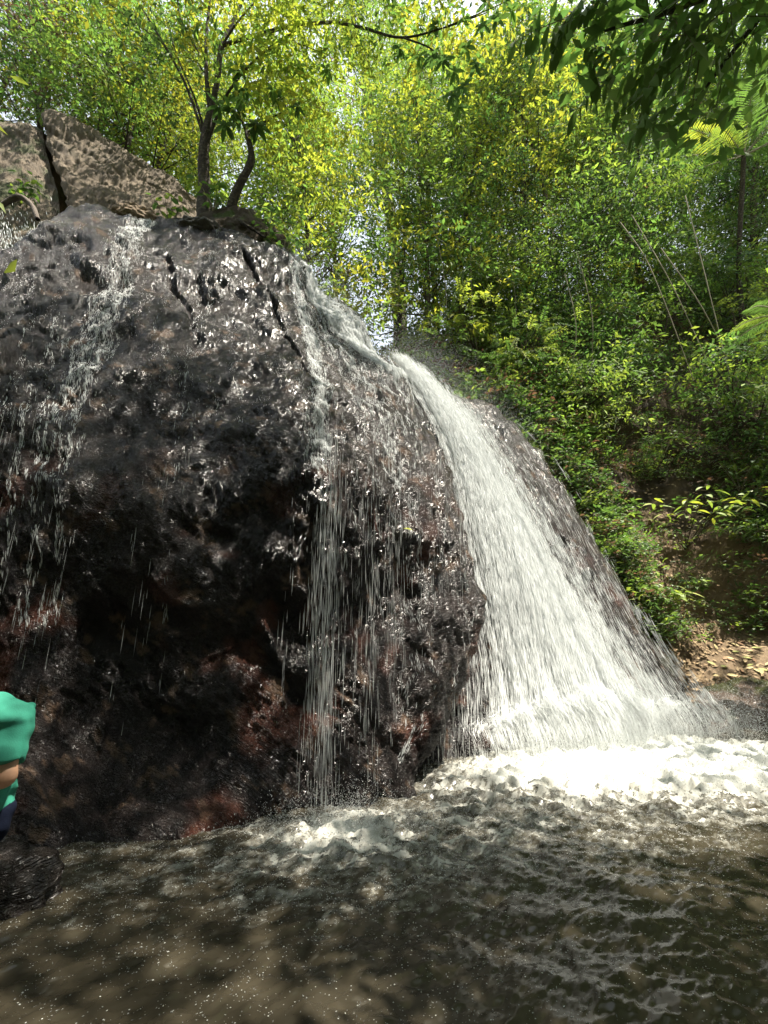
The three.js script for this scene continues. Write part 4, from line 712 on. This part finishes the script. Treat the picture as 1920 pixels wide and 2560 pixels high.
{ // uncounted low growth and fallen leaves over the bank
  const r = rngOf(710), low = [[], [], []], dead = [];
  for (let i = 0; i < 16000; i++) {
    const u = rr(0.0, 5.2, r), v = rr(1.6, 7.9, r), h = hill.at(u, v, 0.05), g = fbm(h.p.x * 0.5, h.p.y * 0.5, h.p.z * 0.5, 3);
    if (u > 1.85 && u < 3.7 && v > 4.9) { if (r() > 0.05) continue; } else if (v > 5.8 && u > 1.8 && u < 5) { if (r() > 0.12) continue; } else if (g + 0.5 < r() * 0.8) continue;
    const s = rr(0.55, 1.25, r) * (v > 5 ? 0.75 : u > 2.2 && u < 4.3 && v > 3.2 ? 0.5 : 1), out = Math.atan2(-h.n.z, h.n.x) + gauss(r) * 0.9;
    low[i % 3].push({ m: new THREE.Matrix4().makeTranslation(h.p.x, h.p.y, h.p.z).multiply(E(gauss(r) * 0.3, out, 0.4 + gauss(r) * 0.35)).scale(V(s, s, s)), c: tintOf(['fresh', 'mid', 'mid', 'deep', 'brown'], r) });
  }
  [SPRIG.small[0], SPRIG.broad[0], SPRIG.pinnate[0]].forEach((g, k) => tag(copies('undergrowth', g, M.leaf, low[k]), 'tangled low green undergrowth covering the bank', null, null, 'stuff'));
  for (let i = 0; i < 5200; i++) {
    const u = rr(0.6, 5.4, r), v = rr(2.4, 9.2, r), h = hill.at(u, v, 0.02), a = r() * 6.283, t = V(Math.cos(a), gauss(r) * 0.2, Math.sin(a)), x = t.addScaledVector(h.n, -t.dot(h.n)).normalize(), z = x.clone().cross(h.n).normalize(), s = rr(0.5, 1.1, r);
    const c = mix3([0.16, 0.1, 0.05], [0.38, 0.27, 0.15], r()); dead.push({ m: new THREE.Matrix4().makeBasis(x, h.n, z).setPosition(h.p).scale(V(s, s, s)), c });
  }
  tag(copies('leaf_litter', leafGeo(0.13, 0.055, 4, 0.3, -0.15), M.litter, dead), 'brown leaf litter scattered over the bank', null, null, 'stuff');
  const litterMats = [[0.42, 0.31, 0.17], [0.5, 0.4, 0.2], [0.3, 0.17, 0.09], [0.36, 0.36, 0.12]].map(c => { const m = M.litter.clone(); m.color = rgb(...c); return m; }), lg = leafGeo(0.2, 0.08, 5, 0.3, -0.12);
  for (let i = 0; i < 46; i++) {
    const u = rr(2.9, 4.6, r), v = rr(8.1, 9.15, r), h = hill.at(u, v, 0.03), a = r() * 6.283, t = V(Math.cos(a), 0, Math.sin(a)), x = t.addScaledVector(h.n, -t.dot(h.n)).normalize(), o = mesh('fallen_leaf', lg, litterMats[i % 4]);
    const z = x.clone().cross(h.n).normalize(); o.matrix.makeBasis(x, h.n, z); o.matrix.decompose(o.position, o.quaternion, o.scale); o.position.copy(h.p); o.scale.setScalar(rr(0.7, 1.2, r));
    tag(o, 'dry fallen leaf lying on the sandy bank beside the pool', 'leaf', 'dry leaves on the sand');
  }
}
{ // hanging vines and loose sticks
  const vines = [[[8.86, 16.9, -13.5], [9.3, 15, -13.2], [9.75, 13.1, -13.3], [10.4, 10.2, -13.6]], [[9.4, 17.4, -13.6], [10.2, 14, -13.4], [11.0, 11, -13.6]], [[11.45, 18.1, -13.4], [11.3, 14, -13.2], [11.4, 10.2, -13.3]], [[10.4, 16, -13.8], [11.2, 13, -13.5], [12.6, 9.6, -14.2]], [[7.0, 15.5, -14.5], [7.1, 13, -14.4], [6.9, 11.3, -14.8]], [[7.6, 16.5, -14.5], [7.8, 13.5, -14.5], [7.7, 11.2, -15]], [[5.2, 18, -15.5], [5.3, 15, -15.4], [5.1, 12.4, -15.7]], [[2.2, 19, -15.5], [2.5, 15, -15.3], [2.3, 12.0, -15.6]], [[3.6, 18, -15.2], [3.5, 14.5, -15.2], [3.7, 11.6, -15.5]]];
  const o4 = fromLeft(vines, p => p[1]);
  vines.forEach((p, i) => tag(mesh('hanging_vine', tube(p, [0.02, 0.018, 0.016, 0.012], 6, 0.2), M.vine), `${o4[i]} from the left of the thin vines hanging down the wooded hillside`, 'vine', 'vines on the hillside'));
}
tag(mesh('dead_branch', tube([[-9.6, 11.5, -8.6], [-9.06, 11.62, -8.4], [-8.7, 11.9, -8.4], [-8.38, 11.69, -8.4], [-7.95, 11.05, -8.25]], [0.05, 0.06, 0.07, 0.06, 0.05], 8, 0.2), M.deadWood), 'bent dead branch lying over the small cascade at the upper left', 'branch');
tag(mesh('thin_stake', tube([[-6.12, 11.9, -9.0], [-6.25, 12.5, -9.1], [-6.31, 12.85, -9.15]], [0.025, 0.022, 0.02], 7), M.deadWood), 'thin dark stake standing upright on the rock before the dry slab', 'stake');
tag(mesh('green_leaf', leafGeo(0.14, 0.06, 5), leafMats.lime), 'single green leaf stuck on the dark boulder', 'leaf').position.copy(face.at(6.25, 5.25, 0.04).p);
// ---------------------------------------------------------------- person: distance field meshed with surface nets
function surfaceNet(f, lo, hi, cell) {
  const n = [0, 1, 2].map(k => Math.ceil((hi[k] - lo[k]) / cell) + 1), val = new Float32Array(n[0] * n[1] * n[2]), id = (i, j, k) => (k * n[1] + j) * n[0] + i;
  for (let k = 0; k < n[2]; k++) for (let j = 0; j < n[1]; j++) for (let i = 0; i < n[0]; i++) val[id(i, j, k)] = f(lo[0] + i * cell, lo[1] + j * cell, lo[2] + k * cell);
  const vid = new Int32Array(val.length).fill(-1), pos = [], idx = [];
  for (let k = 0; k < n[2] - 1; k++) for (let j = 0; j < n[1] - 1; j++) for (let i = 0; i < n[0] - 1; i++) {
    let s = [0, 0, 0], c = 0;
    const at = (a, b, d) => val[id(i + a, j + b, k + d)];
    for (let a = 0; a < 2; a++) for (let b = 0; b < 2; b++) {
      const e = [[[0, a, b], [1, a, b]], [[a, 0, b], [a, 1, b]], [[a, b, 0], [a, b, 1]]];
      for (const [p, q] of e) { const u = at(...p), v = at(...q); if (u < 0 !== v < 0) { const t = u / (u - v); for (let m = 0; m < 3; m++) s[m] += mix(p[m], q[m], t); c++; } }
    }
    if (c) { vid[id(i, j, k)] = pos.length / 3; pos.push(lo[0] + (i + s[0] / c) * cell, lo[1] + (j + s[1] / c) * cell, lo[2] + (k + s[2] / c) * cell); }
  }
  for (let k = 1; k < n[2] - 1; k++) for (let j = 1; j < n[1] - 1; j++) for (let i = 1; i < n[0] - 1; i++) {
    const a = val[id(i, j, k)] < 0;
    const quad = (p, q, r, s, flip) => { if (p < 0 || q < 0 || r < 0 || s < 0) return; flip ? idx.push(p, q, r, p, r, s) : idx.push(p, r, q, p, s, r); };
    if (a !== val[id(i + 1, j, k)] < 0) quad(vid[id(i, j - 1, k - 1)], vid[id(i, j, k - 1)], vid[id(i, j, k)], vid[id(i, j - 1, k)], a);
    if (a !== val[id(i, j + 1, k)] < 0) quad(vid[id(i - 1, j, k - 1)], vid[id(i - 1, j, k)], vid[id(i, j, k)], vid[id(i, j, k - 1)], a);
    if (a !== val[id(i, j, k + 1)] < 0) quad(vid[id(i - 1, j - 1, k)], vid[id(i, j - 1, k)], vid[id(i, j, k)], vid[id(i - 1, j, k)], a);
  }
  const uv = []; for (let i = 0; i < pos.length; i += 3) uv.push((pos[i] + pos[i + 2]) * 4, pos[i + 1] * 4);
  return geo(pos, idx, uv);
}
const cap = (p, q, ra, rb) => (x, y, z) => { const d = [q[0] - p[0], q[1] - p[1], q[2] - p[2]], e = [x - p[0], y - p[1], z - p[2]], t = clamp((e[0] * d[0] + e[1] * d[1] + e[2] * d[2]) / (d[0] ** 2 + d[1] ** 2 + d[2] ** 2)); return Math.hypot(e[0] - d[0] * t, e[1] - d[1] * t, e[2] - d[2] * t) - mix(ra, rb, t); };
const ell = (c, r) => (x, y, z) => { const a = Math.hypot((x - c[0]) / r[0], (y - c[1]) / r[1], (z - c[2]) / r[2]); return (a - 1) * Math.min(...r); };
const smin = (a, b, k) => { const h = clamp(0.5 + 0.5 * (b - a) / k); return mix(b, a, h) - k * h * (1 - h); };
const join = (fs, k) => (x, y, z) => { let d = fs[0](x, y, z); for (let i = 1; i < fs.length; i++) d = smin(d, fs[i](x, y, z), k); return d; };
{
  // own axes: the figure faces -x, its left side (near arm) towards +z; soles at y 0
  const S = { pelvis: [0, 0.9, 0], chest: [-0.05, 1.2, 0], neck: [-0.19, 1.41, 0], shL: [-0.02, 1.35, 0.19], shR: [-0.06, 1.345, -0.17], elL: [-0.07, 1.1, 0.3], wrL: [-0.25, 0.99, 0.13], elR: [-0.2, 1.1, -0.23], wrR: [-0.42, 1.06, -0.12] };
  const torso = join([ell([-0.02, 0.95, 0], [0.135, 0.15, 0.175]), ell([-0.03, 1.12, 0], [0.115, 0.18, 0.15]), ell([-0.03, 1.26, 0], [0.135, 0.16, 0.175]), cap(S.shL, S.shR, 0.07, 0.07), cap([-0.09, 1.35, 0], S.neck, 0.07, 0.058)], 0.09);
  const arm = (sh, el, wr) => join([cap(sh, el, 0.058, 0.044), cap(el, wr, 0.042, 0.028)], 0.03);
  const leg = s => join([cap([-0.0, 0.9, s * 0.085], [-0.05, 0.49, s * 0.1], 0.095, 0.06), cap([-0.05, 0.49, s * 0.1], [0.02, 0.09, s * 0.1], 0.055, 0.036), cap([0.03, 0.04, s * 0.1], [-0.15, 0.028, s * 0.115], 0.036, 0.028)], 0.035);
  const hand = (wr, s) => { const w = wr, fs = [cap(w, [w[0] - 0.09, w[1] - 0.02, w[2]], 0.028, 0.034), cap([w[0] - 0.03, w[1], w[2] - s * 0.02], [w[0] - 0.085, w[1] + 0.03, w[2] - s * 0.055], 0.012, 0.009)];
    [[0.02, 0.075], [0.007, 0.085], [-0.007, 0.08], [-0.02, 0.06]].forEach(([o, l], k) => { const a = [w[0] - 0.1, w[1] - 0.02 + o, w[2]], b = [a[0] - l * 0.6, a[1] - 0.012, a[2]], c = [b[0] - l * 0.3, b[1] - 0.03, b[2] - s * 0.01]; fs.push(cap(a, b, 0.0095, 0.0085), cap(b, c, 0.0085, 0.0075)); }); return join(fs, 0.008); };
  const hx = -0.13, hy = -0.04, mv = f => (x, y, z) => f(x - hx, y - hy, z);
  const head = join([ell([-0.115, 1.62, 0], [0.098, 0.115, 0.078]), ell([-0.15, 1.555, 0], [0.062, 0.065, 0.056]), cap([-0.06, 1.45, 0], [-0.1, 1.55, 0], 0.056, 0.055), cap([-0.205, 1.625, 0], [-0.232, 1.585, 0], 0.012, 0.016), ell([-0.1, 1.605, 0.08], [0.026, 0.034, 0.012]), ell([-0.1, 1.605, -0.08], [0.026, 0.034, 0.012]), cap([-0.205, 1.545, -0.02], [-0.205, 1.545, 0.02], 0.011, 0.011)], 0.02);
  const armL = arm(S.shL, S.elL, S.wrL), armR = arm(S.shR, S.elR, S.wrR);
  const bodyF = join([torso, armL, armR, leg(1), leg(-1), mv(head), hand(S.wrL, 1), hand(S.wrR, -1)], 0.012);
  const skin = new THREE.MeshPhysicalMaterial({ color: rgb(0.48, 0.27, 0.17), roughness: 0.5, sheen: 0.2 });
  const teal = new THREE.MeshStandardMaterial({ color: rgb(0.022, 0.22, 0.15), roughness: 0.85, bumpMap: clothBump, bumpScale: 0.0015 });
  const navy = new THREE.MeshPhysicalMaterial({ color: rgb(0.006, 0.009, 0.022), roughness: 0.9, specularIntensity: 0.25, bumpMap: clothBump, bumpScale: 0.0015 });
  const hairM = new THREE.MeshStandardMaterial({ color: rgb(0.015, 0.011, 0.009), roughness: 0.6 });
  const root = mesh('person', surfaceNet(bodyF, [-0.62, -0.02, -0.42], [0.2, 1.78, 0.42], 0.0095), skin);
  tag(root, 'person in a teal T-shirt and navy shorts standing at the left edge, facing left', 'person');
  const folds = (x, y, z) => 0.014 * Math.sin((y * 0.8 + x * 0.9 + 0.3 * z) * 38 + 3 * n3(x * 4, y * 4, z * 4)) * (0.5 + 0.5 * n3(x * 6 + 3, y * 6, z * 6)) + 0.008 * n3(x * 9, y * 9, z * 9);
  // shirt: torso and sleeves a little larger than the body, cut at hem, cuffs and neck
  const cutSleeve = (sh, el, len) => (x, y, z) => { const d = V(el[0] - sh[0], el[1] - sh[1], el[2] - sh[2]), L = d.length(); d.divideScalar(L); return (x - sh[0]) * d.x + (y - sh[1]) * d.y + (z - sh[2]) * d.z - len; };
  const sl = (sh, el) => { const c = cutSleeve(sh, el, 0.225), a = cap(sh, el, 0.084, 0.074); return (x, y, z) => Math.max(a(x, y, z), c(x, y, z)); };
  const slL = sl(S.shL, S.elL), slR = sl(S.shR, S.elR), hem = ell([-0.015, 0.93, 0], [0.15, 0.24, 0.18]);
  const shirtF = (x, y, z) => { let d = smin(torso(x, y, z) - 0.016, hem(x, y, z), 0.06); d = Math.max(d, 0.845 + 0.01 * n3(x * 5, 1, z * 5) - y); d = smin(d, slL(x, y, z), 0.02); d = smin(d, slR(x, y, z), 0.02); d += folds(x, y, z); return Math.max(d, -(Math.hypot(x + 0.2, (y - 1.45), z) - 0.08)); };
  mesh('t_shirt', surfaceNet(shirtF, [-0.36, 0.8, -0.44], [0.22, 1.5, 0.44], 0.008), teal, root);
  const trunkL = leg(1), trunkR = leg(-1), shortsF = (x, y, z) => { let d = smin(ell([-0.005, 0.9, 0], [0.15, 0.16, 0.185])(x, y, z), Math.min(trunkL(x, y, z), trunkR(x, y, z)) - 0.022, 0.05); d += folds(x, y, z); return Math.max(d, 0.5 - y, y - 0.99); };
  mesh('shorts', surfaceNet(shortsF, [-0.24, 0.45, -0.26], [0.2, 1.02, 0.26], 0.009), navy, root);
  const hairF = (x, y, z) => { const d = ell([-0.105, 1.635, 0], [0.108, 0.118, 0.089])(x, y, z) + 0.004 * n3(x * 40, y * 40, z * 40); return Math.max(d, -(x + 0.165) * 0.7 - (y - 1.66) * 0.7, 1.57 - y + (x + 0.1) * -0.6); };
  mesh('hair', surfaceNet(mv(hairF), [-0.37, 1.46, -0.12], [-0.09, 1.74, 0.12], 0.007), hairM, root);
  for (const s of [-1, 1]) { const e = mesh('eye', new THREE.SphereGeometry(0.012, 12, 8), new THREE.MeshStandardMaterial({ color: rgb(0.05, 0.03, 0.02), roughness: 0.2 }), root); e.position.set(-0.2 + hx, 1.622 + hy, s * 0.031); }
  root.position.set(-2.07, -0.09, -2.65); root.rotation.y = 1.2;
}
renderer.render(scene, camera);
